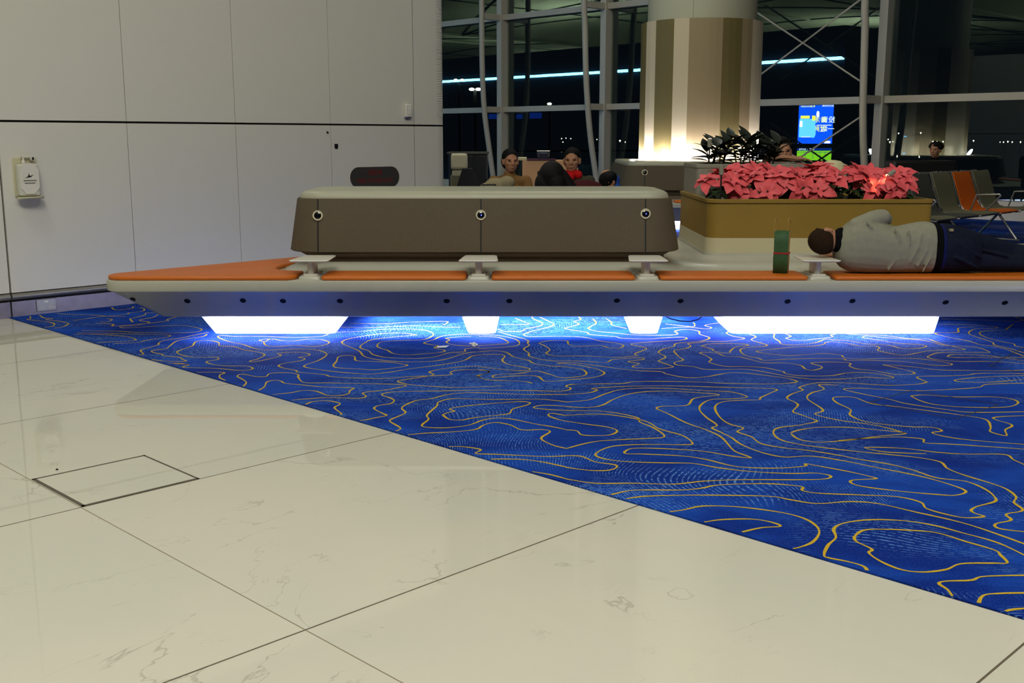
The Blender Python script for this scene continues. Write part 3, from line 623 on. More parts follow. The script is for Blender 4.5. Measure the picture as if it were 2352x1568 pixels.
# motion detector
F = wframe(933.5, 255); d = thing('motion_sensor', 'small white box-shaped motion sensor high on the wall near its right end', 'sensor', F.translation)
mb = MB(); mbox(mb, F, (-.034,-.058,0), (.034,.062,.045)); mb.build('housing', M['white'], d, bevel=.008, segs=3)
mb = MB(); mbox(mb, F, (-.012,-.03,.045), (.026,.05,.048)); mb.build('lens', M['paper'], d, bevel=.004)
mb = MB(); mbox(mb, F, (-.03,-.064,.004), (.03,-.058,.036)); mb.build('underside', mat('violet_underside', (70,60,140), .5), d)
# lock plate, door viewer
F = wframe(772, 336); mb = MB(); mb.add([F @ Vector((x,y,zz)) for zz in (0,.006) for x,y in ((-.018,.022),(.018,.022),(.018,-.008),(.010,-.022),(-.010,-.022),(-.018,-.008))], [(5,4,3,2,1,0),(6,7,8,9,10,11)] + [(i,(i+1)%6,6+(i+1)%6,6+i) for i in range(6)])
d = mb.build('lock_plate', M['black']); tag(d, 'small dark shield-shaped lock plate on the white wall panel above the hydrant sign', 'lock')
F = wframe(752, 304); mb = MB(); mb.lathe(F.translation, [(.011,0),(.011,.005),(.006,.012)], 14, N_W); tag(mb.build('door_stud', M['darkmetal']), 'tiny round dark stud on the wall panel, above and left of the lock plate', 'stud')
# fire hydrant sign
F = wframe(860, 406.5); d = thing('hydrant_sign', 'dark oval fire hydrant sign with red lettering on the white panel wall', 'sign', F.translation)
c0 = at_a(804,406,WALL_A); c1 = at_a(916.5,405,WALL_A); W = (c1-c0).length/2; c2 = at_a(860,383,WALL_A); c3 = at_a(860,430.5,WALL_A); Hh = (c2.z-c3.z)/2
F = frame((c0+c1)/2*1.0, T_W, (0,0,1)); F.translation.z = (c2.z+c3.z)/2
pts = []
for cx, s0 in ((W-Hh*1.0, -PI/2), (-W+Hh*1.0, PI/2)): pts += [(cx+Hh*math.cos(s0+PI*k/16), Hh*math.sin(s0+PI*k/16)) for k in range(17)]
n_ = len(pts); mb = MB(); mb.add([F @ Vector((x,y,zz)) for zz in (0,.004) for x,y in pts], [tuple(range(n_-1,-1,-1)), tuple(range(n_,2*n_))] + [(i,(i+1)%n_,n_+(i+1)%n_,n_+i) for i in range(n_)])
pl_ = mb.build('sign_plate', M['signd'], d)
Ft = F.copy(); Ft.translation = F @ Vector((0, Hh*.42, .0042)); text('消防栓', 'lettering', M['signr'], d, Ft, Hh*.62)
Ft = F.copy(); Ft.translation = F @ Vector((0, -Hh*.35, .0042)); text('FIRE HYDRANT', 'lettering', M['signr'], d, Ft, Hh*.62, sx=W*2*.82/(Hh*.62*7.6))

# ================================================================== GLAZED WALL
def mull_a(px): return toab(at_b(px, 250, GLASS_B-.15))[0]
am = [mull_a(1150), mull_a(1386), mull_a(2020)]
sp = (am[0]-am[2])/3
ALL = [am[2] - 2*sp, am[2]-sp, am[2], am[2]+sp, am[1], am[0], am[0]+sp, am[0]+2*sp, am[0]+3*sp, am[0]+4*sp]
ZTR = [.25, at_b(1250,249,GLASS_B-.12).z, at_b(1250,30,GLASS_B-.12).z, 6.1, 8.1, 10.2]
for i in range(len(ALL)-1):
    a0, a1 = ALL[i], ALL[i+1]
    w = thing('window_%d' % (i+1), None, None, AB((a0+a1)/2, GLASS_B, 0)); w['kind'] = 'structure'
    mb = MB(); mb.abox((a0+.04, a1-.04), (GLASS_B, GLASS_B+.012), (.2, 10.2)); 
    mb.build('pane', M['glass'], w)
    mb = MB()
    for z in ZTR: mb.abox((a0+.075, a1-.075), (GLASS_B-.14, GLASS_B-.002), (z-.06, z+.06))
    mb.build('transom', M['metal_w'], w)
    if i % 1 == 0:
        mb = MB(); mb.abox((a0-.075, a0+.075), (GLASS_B-.20, GLASS_B+.05), (0, 10.3)); mb.build('mullion', M['metal_w'], w)
mb = MB(); mb.abox((ALL[0]-14, ALL[-1]+30), (GLASS_B-.2, GLASS_B+.1), (0, .2)); s = mb.build('trim_1', M['metal_w']); s['kind'] = 'structure'
mb = MB(); mb.abox((ALL[-1]+.1, 90), (GLASS_B-.1, GLASS_B+.1), (.2, 10.3)); s = mb.build('wall_back', M['dark']); s['kind'] = 'structure'
mb = MB(); mb.abox((-40, ALL[0]-.1), (GLASS_B-.1, GLASS_B+.1), (.2, 10.3)); s = mb.build('wall_right', M['dark']); s['kind'] = 'structure'
# bowed support tubes with brackets
TP = {0: [(1106,-60),(1106.5,60),(1108,170),(1113,258),(1122,330),(1131,395)], 1: [(1341,-60),(1343.5,60),(1346,170),(1351,258),(1358,330),(1368,400)], 3: [(1990,-60),(1987,60),(1984,170),(1982,258),(1983,330),(1985,380)]}
tl = {0: 'white bowed support tube, leftmost, next to the end of the panel wall', 1: 'white bowed support tube just left of the striped column', 3: 'white bowed support tube right of the column with crossed rods meeting it'}
mats_a = {0: am[0], 1: am[1], 3: am[2]}
def on_a(px, py, a): return at_a(px, py, a)
for k, pxs in TP.items():
    a = mats_a[k]; pts = [at_a(x, y, a) for x, y in pxs]
    last = pts[-1]; prev = pts[-2]; dd = (last-prev)/max(1e-6, (prev.z-last.z)); pts.append(last + dd*(last.z-.02)*.9)
    pts[-1].z = .0
    top = pts[0]; up_ = Vector((0,0,1)); pts = [top + up_*4.5] + pts
    t = thing('support_tube', tl[k], 'support tube', pts[-1], 'bowed tubes before the glazing')
    mb = MB(); cp = []
    xyz = pts
    for i in range(len(xyz)-1):
        A0,B0,C0,D0 = xyz[max(i-1,0)],xyz[i],xyz[i+1],xyz[min(i+2,len(xyz)-1)]
        for j in range(5):
            q = j/5; cp.append(.5*((2*B0)+(C0-A0)*q+(2*A0-5*B0+4*C0-D0)*q*q+(3*B0-A0-3*C0+D0)*q**3))
    cp.append(xyz[-1]); mb.tube(cp, .062, 16); mb.build('tube', M['metal_w'], t)
    for z in ZTR[1:3]:
        best = min(cp, key=lambda v: abs(v.z-z)); bb = toab(best)[1]
        mb = MB(); mb.abox((a-.045, a+.045), (bb+.05, GLASS_B-.20), (z-.07, z+.06)); mb.build('bracket', M['metal_w'], t)
# crossed tie rods
for (p, q, lab) in (((1700,3),(1986,193),'upper tie rod sloping down to the right behind the column'), ((1738,178),(1990,-11),'upper tie rod sloping up to the right behind the column'),
                    ((1720,440),(1983,264),'lower tie rod rising to the right past the lit screen reflection'), ((1715,282),(1900,412),'lower tie rod falling to the right behind the dark plant')):
    P = at_b(*p, GLASS_B-.42); Q = at_b(*q, GLASS_B-.42); mb = MB(); mb.tube([P,Q], .016, 8)
    tag(mb.build('tie_rod', M['metal_w']), 'thin white ' + lab, 'tie rod', 'crossed tie rods')
# ================================================================== BENCH ISLAND
def XM(px, z=.455, Y=6.74): return (px-1176)/FPX*(Y*CT + (CAM_H-z)*ST)
YF = 6.72; ZS = .43
LX, RX = -2.745, 3.85; DEP = 2.45
poly = [Vector((LX,YF)), Vector((RX,YF)), Vector((RX+DEP,YF+DEP)), Vector((LX+DEP,YF+DEP))]
bench = thing('bench_island', 'long pale bench island in front with orange pads, taupe backrest and glowing white plinths', 'bench', ((LX+RX)/2, YF+1, 0))
mb = MB()
slab(mb, poly, [.13,.75,.2,.9], [(.172,.34),(.172,.20),(.18,.17),(.352,.03),(.362,.004),(.372,0),(.42,0),(.427,.003),(ZS,.010),(ZS,.3)], 12, rmin=.05)
shell = mb.build('bench_shell', M['shell'], bench, sharp=30)
from mathutils.bvhtree import BVHTree
BV = BVHTree.FromPolygons([v.co + Vector(bench.location) for v in shell.data.vertices], [tuple(p.vertices) for p in shell.data.polygons])
# recessed round fixings in the sloping fascia
for px, py in ((305,687),(430,691),(558,690),(650,691),(781,691),(1026,691),(1170,691),(1417,690),(1563,691),(1809,692),(1958,691),(2172,694),(2308,695)):
    d = ray(px, py); hit, nrm, _, _ = BV.ray_cast(Vector((0,0,CAM_H)), d.normalized(), 20)
    if hit is None: continue
    if nrm.dot(d) > 0: nrm = -nrm
    mb = MB(); mb.lathe(hit - nrm*.006, [(.0175,0),(.0175,.0068),(.0195,.0072),(.0195,.0066)], 18, nrm); mb.build('round_fixing', M['hole'], shell)
# glowing plinths
def plinth(x0t, x1t, x0b, x1b, yt=(6.99, 8.5), yb=(7.24, 8.35), name='light_plinth', parent=bench, zt=.171, skew=0):
    mb = MB(); rs = []
    for z, x0, x1, y0, y1 in ((.002, x0b, x1b, yb[0], yb[1]), (zt, x0t, x1t, yt[0], yt[1])):
        q = [Vector((x0,y0)), Vector((x1,y0)), Vector((x1+skew,y1)), Vector((x0+skew,y1))]
        rs.append([Vector((p.x,p.y,z)) for p in fillet(q, .05, 6)])
    mb.rings(rs); return mb.build(name, M['led_body'], parent, sharp=40)
def xf(px, py, Y): return at_y(px, py, Y).x
plinth(xf(455,727,6.99), xf(800,727,6.99), xf(492,767,7.24), xf(768,767,7.24), yt=(6.99,7.35), yb=(7.24,7.32))
plinth(xf(1058,727,6.99), xf(1148,727,6.99), xf(1075,766,7.24), xf(1138,766,7.24), yt=(6.99,7.22), yb=(7.24,7.36))
plinth(xf(1434,727,6.99), xf(1526,727,6.99), xf(1450,766,7.24), xf(1512,766,7.24), yt=(6.99,7.22), yb=(7.24,7.36))
plinth(xf(1646,727,6.99), xf(2164,729,6.99), xf(1680,767,7.24), xf(2150,767,7.24), yt=(6.99,7.75), yb=(7.24,7.7))
# hanging cable loop
mb = MB(); mb.tube([at_y(px,py,Y) for px,py,Y in ((1528,726,7.05),(1540,732,7.03),(1562,737,7.0),(1585,738,7.0),(1603,734,7.03),(1613,726,7.05))], .004, 6)
c_ = mb.build('cable', M['black'], bench); c_['label'] = 'short loop of black cable hanging under the bench'
# seat pads
def pad(poly, rad, label=None, z0=ZS+.001, th=.026):
    mb = MB(); slab(mb, poly, rad, [(z0,.006),(z0+.005,0),(z0+th-.008,0),(z0+th-.002,.004),(z0+th,.012),(z0+th,.05)], 8, rmin=.008)
    o = mb.build('seat_pad', M['orange'], bench, sharp=50); return o
Y0, Y1 = YF+.015, 7.045
for x0, x1 in ((XM(737),XM(1070)), (XM(1129),XM(1459.5)), (XM(1517),XM(1857)), (2.015, 3.55)): pad(rect(x0,Y0,x1,Y1), .025)
# left pad: fills the pointed end and wraps round the backrest foot (non-convex outline)
O = [(-1.40,Y0+.0),(-1.355,Y0+.06),(-1.355,Y1-.01),(-1.38,Y1),(-1.45,7.065),(-1.52,7.10),(-1.56,7.17),(-1.575,7.26),(-1.565,7.36),(-1.53,7.45),(-1.47,7.53),(-1.40,7.60),(-1.30,7.9),(-.95,8.32),(-.97,8.345),(-1.02,8.335),(-1.2,8.165)]
tipf = fillet(inset(poly, .012), [.118,.75,.2,.9], 12)[:13]       # shares the rim's rounded point
edge = [(LX+.012*2.41+t, YF+.012+t) for t in (1.30,.9,.5)]
tip = [(p.x, p.y) for p in tipf]
tip = [q for q in tip]
OUT = O[:15] + edge + tip
area = sum(OUT[i][0]*OUT[(i+1)%len(OUT)][1]-OUT[(i+1)%len(OUT)][0]*OUT[i][1] for i in range(len(OUT)))
mb = MB(); n_ = len(OUT); 
def shrink(P, d):
    r = []
    for i in range(len(P)):
        a = Vector(P[i-1]); b = Vector(P[i]); c = Vector(P[(i+1)%len(P)]); t = ((b-a).normalized()+(c-b).normalized())
        t = t.normalized() if t.length > 1e-6 else (b-a).normalized(); r.append(b + Vector((-t.y, t.x))*d*(1 if area > 0 else -1))
    return r
mb.rings([[Vector((p.x,p.y,z)) for p in shrink(OUT,d)] for z,d in ((ZS+.001,.005),(ZS+.006,0),(ZS+.019,0),(ZS+.025,.004),(ZS+.027,.012))])
lp = mb.build('seat_pad', M['orange'], bench, sharp=50); lp['label'] = 'large pointed orange seat pad with a notch at the left end'
# moulded foot under the backrest, backrest
BX0, BX1, BY0, BY1 = -1.50, 1.13, 7.13, 8.12
br = thing('backrest', None, None, (0,0,0)); br.parent = bench; br.location = (-0.0-bench.location.x, -bench.location.y, 0); ORG[br.name] = Vector((0,0,0))
foot = rect(BX0+.10, BY0+.09, BX1-.10, BY1-.09)
mb = MB(); slab(mb, foot, .26, [(ZS-.01,-.17),(ZS+.006,-.155),(ZS+.022,-.10),(ZS+.045,-.055),(ZS+.062,-.035),(ZS+.066,-.02),(ZS+.066,.05)], 10)
f_ = mb.build('moulded_foot', M['shell'], br, sharp=40)
mb = MB(); slab(mb, foot, .26, [(ZS+.06,-.012),(.528,-.012),(.530,-.03),(.542,-.05),(.556,-.062),(.566,-.062),(.567,.02)], 10); mb.build('under_skirt', M['taupe2'], br, sharp=40)
# taupe casing split by dark joints
xs_j = [XM(732.5,.75,7.2), XM(1105,.75,7.2), XM(1481,.75,7.2)]
def ringpts(z, d, seg=10): return [Vector((p.x,p.y,z)) for p in fillet(inset(rect(BX0,BY0,BX1,BY1), d), max(.26-d,.03), seg)]
mb = MB(); mb.rings([ringpts(z,d) for z,d in ((.562,.06),(.562,.008),(.568,0),(.575,.002),(.90,.055),(.910,.060),(.913,.068),(.905,.080),(.80,.09))], False)
body = mb.build('casing', M['taupe'], br, sharp=40)
for x in xs_j:
    mb = MB(); 
    for (z, y) in ((0,0),): 
        p0 = Vector((x, BY0-.0015, .566)); p1 = Vector((x, BY0+.0555, .909)); w = .0045
        mb.add([p0+Vector((-w,0,0)),p0+Vector((w,0,0)),p1+Vector((w,0,0)),p1+Vector((-w,0,0)),p0+Vector((-w,.02,0)),p0+Vector((w,.02,0)),p1+Vector((w,.02,0)),p1+Vector((-w,.02,0))],[(0,1,2,3),(4,7,6,5),(0,3,7,4),(1,5,6,2)])
    mb.build('joint', M['black'], br)
mb = MB(); slab(mb, rect(BX0+.075,BY0+.085,BX1-.075,BY1-.085), .17, [(.80,.0),(.905,0),(.925,.004),(.945,.014),(.956,.035),(.960,.07),(.962,.2)], 10)
cp_ = mb.build('top_cushion', M['capm'], br, sharp=60); cp_['label'] = 'pale grey-green padded cap along the top'
# round socket rings
tilt = math.atan2(.055, .34)
def socket_ring(x, z, lit, parent, R=.0345, y=None):
    nrm = Vector((0,-math.cos(tilt), math.sin(tilt))); y = y if y is not None else BY0 + .0555*(z-.566)/.343
    c = Vector((x, y, z)) 
    mb = MB(); mb.lathe(c - nrm*.004, [(R,0),(R,.008),(R*.93,.012),(R*.70,.012),(R*.66,.006),(R*.60,.004)], 28, nrm)
    r = mb.build('socket_ring', M['cream'], parent, sharp=40)
    return r, c, nrm
for x, py, lit in ((xs_j[0],495,0),(xs_j[1],494,1),(xs_j[2],491,1)):
    z = at_y(1176, py, 7.17).z; r, c, nn = socket_ring(x, z, lit, br)
    mb = MB(); mb.lathe(c + nn*.004, [(.0255,0),(.0245,.003),(.018,.005),(.006,.006)], 24, nn); 
    if lit: mb.lathe(c + nn*.008 + Vector((.003,0,-.001)), [(.006,0),(.004,.003)], 10, nn, mi=1); mb.lathe(c + nn*.0095 + Vector((.003,0,-.001)), [(.002,0),(.001,.003)], 8, nn, mi=2)
    mb.build('lens', [M['lens'], M['blue_led'], M['citylight']], r)
# ---- small side tables on the bench
TOPY = (6.735, 7.06); ZTAB = .556
def make_table(cx, w, label, skew=0.0):
    t = thing('side_table', label, 'side table', (cx, 6.92, ZS), 'small white tables on the bench')
    q = [Vector((cx-w/2,TOPY[0])), Vector((cx+w/2,TOPY[0])), Vector((cx+w/2-.012+skew,TOPY[1])), Vector((cx-w/2+.03+skew,TOPY[1]))]
    mb = MB(); slab(mb, q, .025, [(ZTAB-.013,.010),(ZTAB-.009,.002),(ZTAB-.004,0),(ZTAB-.001,.003),(ZTAB,.008),(ZTAB,.03)], 8, rmin=.008); mb.build('table_top', M['white'], t, sharp=40)
    mb = MB(); slab(mb, rect(cx-.022,6.82,cx+.022,6.97), .012, [(ZS+.030,0),(ZTAB-.03,0),(ZTAB-.012,-.006)], 5); mb.build('post', M['white'], t, sharp=50)
    mb = MB(); slab(mb, rect(cx-.046,6.785,cx+.046,7.01), .008, [(ZS+.022,0),(ZS+.030,0),(ZS+.032,.003)], 5); mb.build('base_plate', M['white'], t, sharp=40)
    mb = MB(); slab(mb, rect(cx-.066,6.76,cx+.066,7.03), .01, [(ZS-.004,-.004),(ZS+.018,0),(ZS+.022,.004)], 5); mb.build('raised_pad', M['shell'], t, sharp=40)
    return t
tx = [XM(707,ZTAB), XM(1098,ZTAB), XM(1490.5,ZTAB), XM(1889,ZTAB)]
make_table(tx[0], .25, 'small white side table at the left end of the backrest, beside the pointed orange pad', .015)
make_table(tx[1], .25, 'small white side table below the middle of the long taupe backrest')
make_table(tx[2], .25, 'small white side table at the right end of the taupe backrest')
make_table(tx[3], .245, "small white side table carrying the sleeping man's head, right of the green bag", -.012)

# ================================================================== PLANTERS on the island
PX0, PX1, PY0, PY1 = 1.385, 2.985, 7.74, 9.1
ocr = thing('planter_box', 'large ochre planter box with pale lower band, full of pink poinsettias, on the bench island', 'planter', ((PX0+PX1)/2, (PY0+PY1)/2, ZS))
pr = rect(PX0, PY0, PX1, PY1)
mb = MB(); slab(mb, pr, [.10,.05,.1,.1], [(ZS-.006,-.33),(ZS+.006,-.315),(ZS+.020,-.29),(ZS+.026,-.25),(ZS+.026,-.16),(ZS+.030,-.11),(ZS+.046,-.07),(ZS+.052,-.045),(ZS+.052,.1)], 8); mb.build('moulded_base', M['shell'], ocr, sharp=40)
mb = MB(); slab(mb, pr, [.10,.05,.1,.1], [(.480,-.014),(.500,-.010),(.5,.02)], 8); mb.build('plinth_step', M['shell'], ocr, sharp=40)
mb = MB(); slab(mb, pr, [.10,.05,.1,.1], [(.498,-.004),(.604,-.001),(.606,.01)], 8); mb.build('lower_band', M['stone'], ocr, sharp=40)
mb = MB(); slab(mb, pr, [.10,.05,.1,.1], [(.604,.001),(.845,.004),(.845,.012),(.851,.012),(.851,-.004),(.874,-.006),(.878,-.002),(.878,.035),(.82,.04)], 8, cap=False)
mb.build('planter_body', M['ochre'], ocr, sharp=30)
mb = MB(); slab(mb, pr, .06, [(.80,.035),(.835,.035)], 6); mb.build('soil', M['soil'], ocr)
gx0, gx1, gy0, gy1 = 1.415, 2.31, 8.42, 9.08
gr = thing('planter_box', 'grey square-edged planter box with dark leafy plants, behind the poinsettias', 'planter', ((gx0+gx1)/2,(gy0+gy1)/2,.84))
mb = MB(); slab(mb, rect(gx0,gy0,gx1,gy1), .035, [(.84,.0),(.882,0),(1.078,.0),(1.080,-.006),(1.105,-.006),(1.108,0),(1.108,.03),(1.05,.035)], 6, cap=False); mb.build('planter_body', M['gplant'], gr, sharp=30)
mb = MB(); slab(mb, rect(gx0,gy0,gx1,gy1), .03, [(1.04,.03),(1.075,.03)], 6); mb.build('soil', M['soil'], gr)

# ---- leaf maker
rnd = random.Random(11)
def leaf(mb, base, direction, L, W, droop=.3, fold=.25, up=Vector((0,0,1)), n=6, mi=0, tipw=1.0, wav=0.0, rnd=rnd):
    d = Vector(direction).normalized(); side = d.cross(up)
    side = side.normalized() if side.length > 1e-4 else Vector((1,0,0))
    nn = side.cross(d).normalized(); pts = []; p = Vector(base); cur = d.copy()
    for i in range(n+1):
        t = i/n; w = W*.5*max(.03, math.sin(PI*min(1, t*1.0)**(.8*tipw)))
        wv = rnd.uniform(-wav, wav)*W
        pts += [p - side*w + nn*(fold*w+wv), p.copy(), p + side*w + nn*(fold*w-wv)]
        cur = (cur - up*(droop/n)*(1 if droop else 0)).normalized(); nn = side.cross(cur).normalized(); p = p + cur*(L/n)
    fs = []
    for i in range(n):
        o = i*3; fs += [(o,o+1,o+4,o+3),(o+1,o+2,o+5,o+4)]
    mb.add(pts, fs, mi)
def poinsettia(x, y, z, seed, label, scale=1.0, front=True):
    r = random.Random(seed); t = thing('poinsettia', label, 'potted plant', (x,y,z), 'pink poinsettias in the ochre planter')
    br_ = MB(); lf = MB(); st = MB()
    low = (seed % 3 != 1) if front else 0; low = int(low)
    for hnum in range(r.choice((2,3)) + low):
        a = r.uniform(0, 2*PI); rr = r.uniform(.02,.10)*scale
        if hnum < low:
            c = Vector((x + r.uniform(-.075,.075), y - r.uniform(.07,.11), z + r.uniform(.08,.13))); tiltv = Vector((r.uniform(-.35,.35), -1, r.uniform(.15,.6))).normalized()
        else:
            c = Vector((x + math.cos(a)*rr*1.1, y + math.sin(a)*rr*.8 - .01, z + r.uniform(.16,.225)*scale)); tiltv = Vector((math.cos(a)*.45, math.sin(a)*.45-.45, 1)).normalized()
        st.tube([(x + math.cos(a)*.01, y + math.sin(a)*.01, z), (c.x*.6+x*.4, c.y*.6+y*.4, z+.08), tuple(c)], [.005,.004,.004], 6)
        u = tiltv.orthogonal().normalized(); w = tiltv.cross(u); ph = r.uniform(0, 6)
        for k in range(6):
            q = ph + 2*PI*k/6 + r.uniform(-.2,.2); dr = (u*math.cos(q) + w*math.sin(q) + tiltv*r.uniform(-.15,.2))
            leaf(br_, c + dr*.008, dr, r.uniform(.105,.14)*scale, r.uniform(.070,.088)*scale, .65, .2, tiltv, 7, wav=.04, rnd=r)
        for k in range(5):
            q = ph + 2*PI*k/5 + r.uniform(-.2,.2); dr = (u*math.cos(q) + w*math.sin(q) + tiltv*.45)
            leaf(br_, c + tiltv*.008 + dr*.004, dr, r.uniform(.06,.085)*scale, r.uniform(.040,.052)*scale, .4, .25, tiltv, 5, wav=.05, rnd=r)
        for k in range(3):
            q = r.uniform(0,6); st.ell(c + tiltv*.014 + (u*math.cos(q)+w*math.sin(q))*.007, (.004,.004,.005), None, 6, 4)
    for k in range(13):
        q = 2*PI*k/13 + r.uniform(-.3,.3); zz = z + r.uniform(.03,.15)
        dr = Vector((math.cos(q), math.sin(q), r.uniform(-.25,.35))); leaf(lf, (x+math.cos(q)*.03, y+math.sin(q)*.03, zz), dr, r.uniform(.08,.12)*scale, r.uniform(.05,.065)*scale, .8, .2, rnd=r, wav=.04)
    br_.build('bracts', M['bract'], t, sharp=60); lf.build('leaves', M['pleaf'], t, sharp=60); st.build('stems', M['stem'], t)
    return t
cols = [(1.50,'leftmost'),(1.66,None),(1.81,None),(1.96,None),(2.11,None),(2.26,None),(2.41,None),(2.56,None),(2.70,None),(2.83,'rightmost')]
nf = 0; ords = ['leftmost','second from the left','third from the left','fourth from the left','fifth from the left','sixth from the left','seventh from the left','third from the right','second from the right','rightmost']
for i,(x,l) in enumerate(cols):
    poinsettia(x, 7.91 + (.02 if i%2 else -.01), .835, 100+i, 'pink poinsettia in the front row of the ochre planter, %s' % ords[i], 1.0)
ordb = ['leftmost','second from the left','third from the left','fourth from the left','fifth from the left','fourth from the right','third from the right','second from the right','rightmost']
for i in range(9):
    poinsettia(1.57+.153*i, 8.17 + (.02 if i%2 else -.02), .835, 300+i, 'pink poinsettia in the back row of the ochre planter, %s' % ordb[i], 1.12, False)
def rubber(x, y, z, seed, h, label, n=15, gold=False):
    r = random.Random(seed); t = thing('rubber_plant', label, 'potted plant', (x,y,z), 'dark leafy plants in the grey planter')
    st = MB(); lf = MB()
    for s in range(4):
        a = r.uniform(0,6.3); tp = Vector((x+math.cos(a)*.08, y+math.sin(a)*.06, z+h*r.uniform(.65,.95)))
        st.tube([(x+math.cos(a)*.02,y+math.sin(a)*.02,z),(x+math.cos(a)*.05,y+math.sin(a)*.04,z+h*.5),tuple(tp)], [.006,.005,.004], 6)
        for k in range(n//2):
            f = .25 + .75*k/(n//2); p = Vector((x+math.cos(a)*.08*f, y+math.sin(a)*.06*f, z+(tp.z-z)*f)); q = k*2.4 + r.uniform(-.3,.3)
            leaf(lf, p, (math.cos(q), math.sin(q), .2+1.3*f*f*r.uniform(.4,1)), r.uniform(.15,.21), r.uniform(.066,.088), .45, .22, n=8, rnd=r)
    st.build('stems', M['stem'], t); lf.build('leaves', M['rleaf'], t, sharp=60)
rubber(1.56, 8.66, 1.075, 1, .20, 'dark broad-leaved plant in the grey planter, leftmost of three')
rubber(1.80, 8.72, 1.075, 2, .27, 'dark broad-leaved plant in the grey planter, middle of three')
rubber(2.03, 8.68, 1.075, 3, .22, 'dark broad-leaved plant in the grey planter, rightmost of three')
rubber(1.68, 8.9, 1.075, 4, .26, 'dark broad-leaved plant at the back of the grey planter, left one')
rubber(1.94, 8.92, 1.075, 5, .26, 'dark broad-leaved plant at the back of the grey planter, right one')
# small spike lights
def spike(px, py, Y, tilt, label, lamp, aim):
    p = at_y(px, py, Y); zb = 1.07 if Y > 8.4 else .835; t = thing('spike_light', label, 'garden spotlight', (p.x, p.y, zb), 'spike lights in the planters')
    mb = MB(); mb.tube([(p.x,p.y,zb),(p.x,p.y,p.z-.02)], .006, 8); mb.build('spike', M['darkmetal'], t)
    ax = Vector(aim).normalized(); mb = MB(); mb.lathe(p - ax*.035, [(.015,0),(.017,.01),(.017,.06),(.019,.065)], 14, ax); mb.build('lamp_body', M['gplant'], t, sharp=40)
    mb = MB(); mb.lathe(p + ax*.0305, [(.016,0),(.012,.003)], 14, ax); mb.build('bulb', lamp, t)
    L = bpy.data.lights.new('spike_lamp', 'SPOT'); L.energy = 1.6; L.color = (1,.8,.4) if 'orange' not in label else (1,.45,.2); L.spot_size = 1.4; L.shadow_soft_size = .012
    lo = bpy.data.objects.new('spike_lamp', L); COL.objects.link(lo); lo.location = p + ax*.042 ; lo.rotation_euler = (-ax).to_track_quat('Z','Y').to_euler()
spike(1630, 328, 8.55, 0, 'small pale spike light pointing up between the dark leaves at the left', M['lampw'], (.05,.1,1))
spike(2046, 399, 7.84, 0, 'small grey spike light with orange glow at the right end of the poinsettias', M['lampo'], (-.75,-.25,-.5))
spike(1657, 390, 7.80, 0, 'small grey spike light standing among the leftmost poinsettias', M['gplant'], (0,.1,1))

# ================================================================== PAPER BAG
bx0, bx1 = XM(1784,.46,6.86), XM(1816,.46,6.86); bt = at_y(1800, 530, 6.92).z
bag = thing('gift_bag', 'narrow green paper gift bag with red ribbon and thin cord handles on the orange seat', 'gift bag', ((bx0+bx1)/2, 6.93, .457))
ZP = .4575; y0b, y1b = 6.875, 6.955
mb = MB()
rs = []
for z, dx, dy in ((ZP,0,0),(ZP+.10,.002,.001),(ZP+.13,-.001,0),(ZP+.20,0,.002),(bt,.002,-.004)):
    rs.append([Vector(p) for p in ((bx0-dx,y0b-dy,z),((bx0+bx1)/2,y0b-dy-.001,z),(bx1+dx,y0b-dy,z),(bx1+dx+.004,(y0b+y1b)/2,z),(bx1+dx,y1b+dy,z),(bx0-dx,y1b+dy,z),(bx0-dx-.006,(y0b+y1b)/2,z))])
mb.rings(rs, False); o_ = len(mb.v); mb.add([rs[0][i] for i in range(7)], [tuple(range(7))])
# front/back green, sides kraft
b_ = mb.build('bag_body', [M['green'], M['kraft']], bag, sharp=20)
for i, pg in enumerate(b_.data.polygons):
    nx = pg.normal; pg.material_index = 1 if abs(nx.x) > .5 else 0
s_ = b_.modifiers.new('thick','SOLIDIFY'); s_.thickness = .0008
rz = at_y(1800,582,6.87).z
mb = MB(); slab(mb, rect(bx0-.003,y0b-.003,bx1+.006,y1b+.003), .002, [(rz-.0045,0),(rz+.0045,0)], 2, rmin=.001); mb.build('ribbon', M['redrib'], bag)
for yy, dxx in ((y0b, .0), (y1b, .002)):
    pass
hy = (y0b+y1b)/2
for px in (1786, 1816):
    xx = at_y(px, 510, hy).x; mb = MB()
    mb.tube([(xx-.006,y0b+.004,bt-.03),(xx-.009,y0b+.01,bt+.06),(xx-.004,hy,bt+.082),(xx+.004,y1b-.012,bt+.05),(xx+.006,y1b-.005,bt-.03)], .0018, 6); mb.build('cord_handle', M['kraft'], bag)
bag.rotation_euler = (0,0,-.36)
# litter
p = at_z(1015,797,.008); mb = MB(); mb.add([p+Vector(v) for v in ((-.035,-.02,.0),(.028,-.026,.003),(.045,.012,.008),(-.022,.02,.002),(-.035,-.02,.0015),(.028,-.026,.0045),(.045,.012,.0095),(-.022,.02,.0035))], [(3,2,1,0),(4,5,6,7),(0,1,5,4),(1,2,6,5),(2,3,7,6),(3,0,4,7)])
tag(mb.build('paper_scrap', M['paper']), 'flat white paper scrap lying on the carpet before the bench', 'litter')
p = at_z(1087,792,.02); mb = MB(); r_ = random.Random(5)
for k in range(7): mb.ell(p+Vector((r_.uniform(-.018,.018),r_.uniform(-.012,.012),r_.uniform(-.004,.01))), (r_.uniform(.006,.013),r_.uniform(.006,.012),r_.uniform(.005,.011)), None, 7, 5)
tag(mb.build('crumpled_tissue', M['paper'], sharp=10), 'small crumpled white tissue on the carpet below the middle table', 'litter')
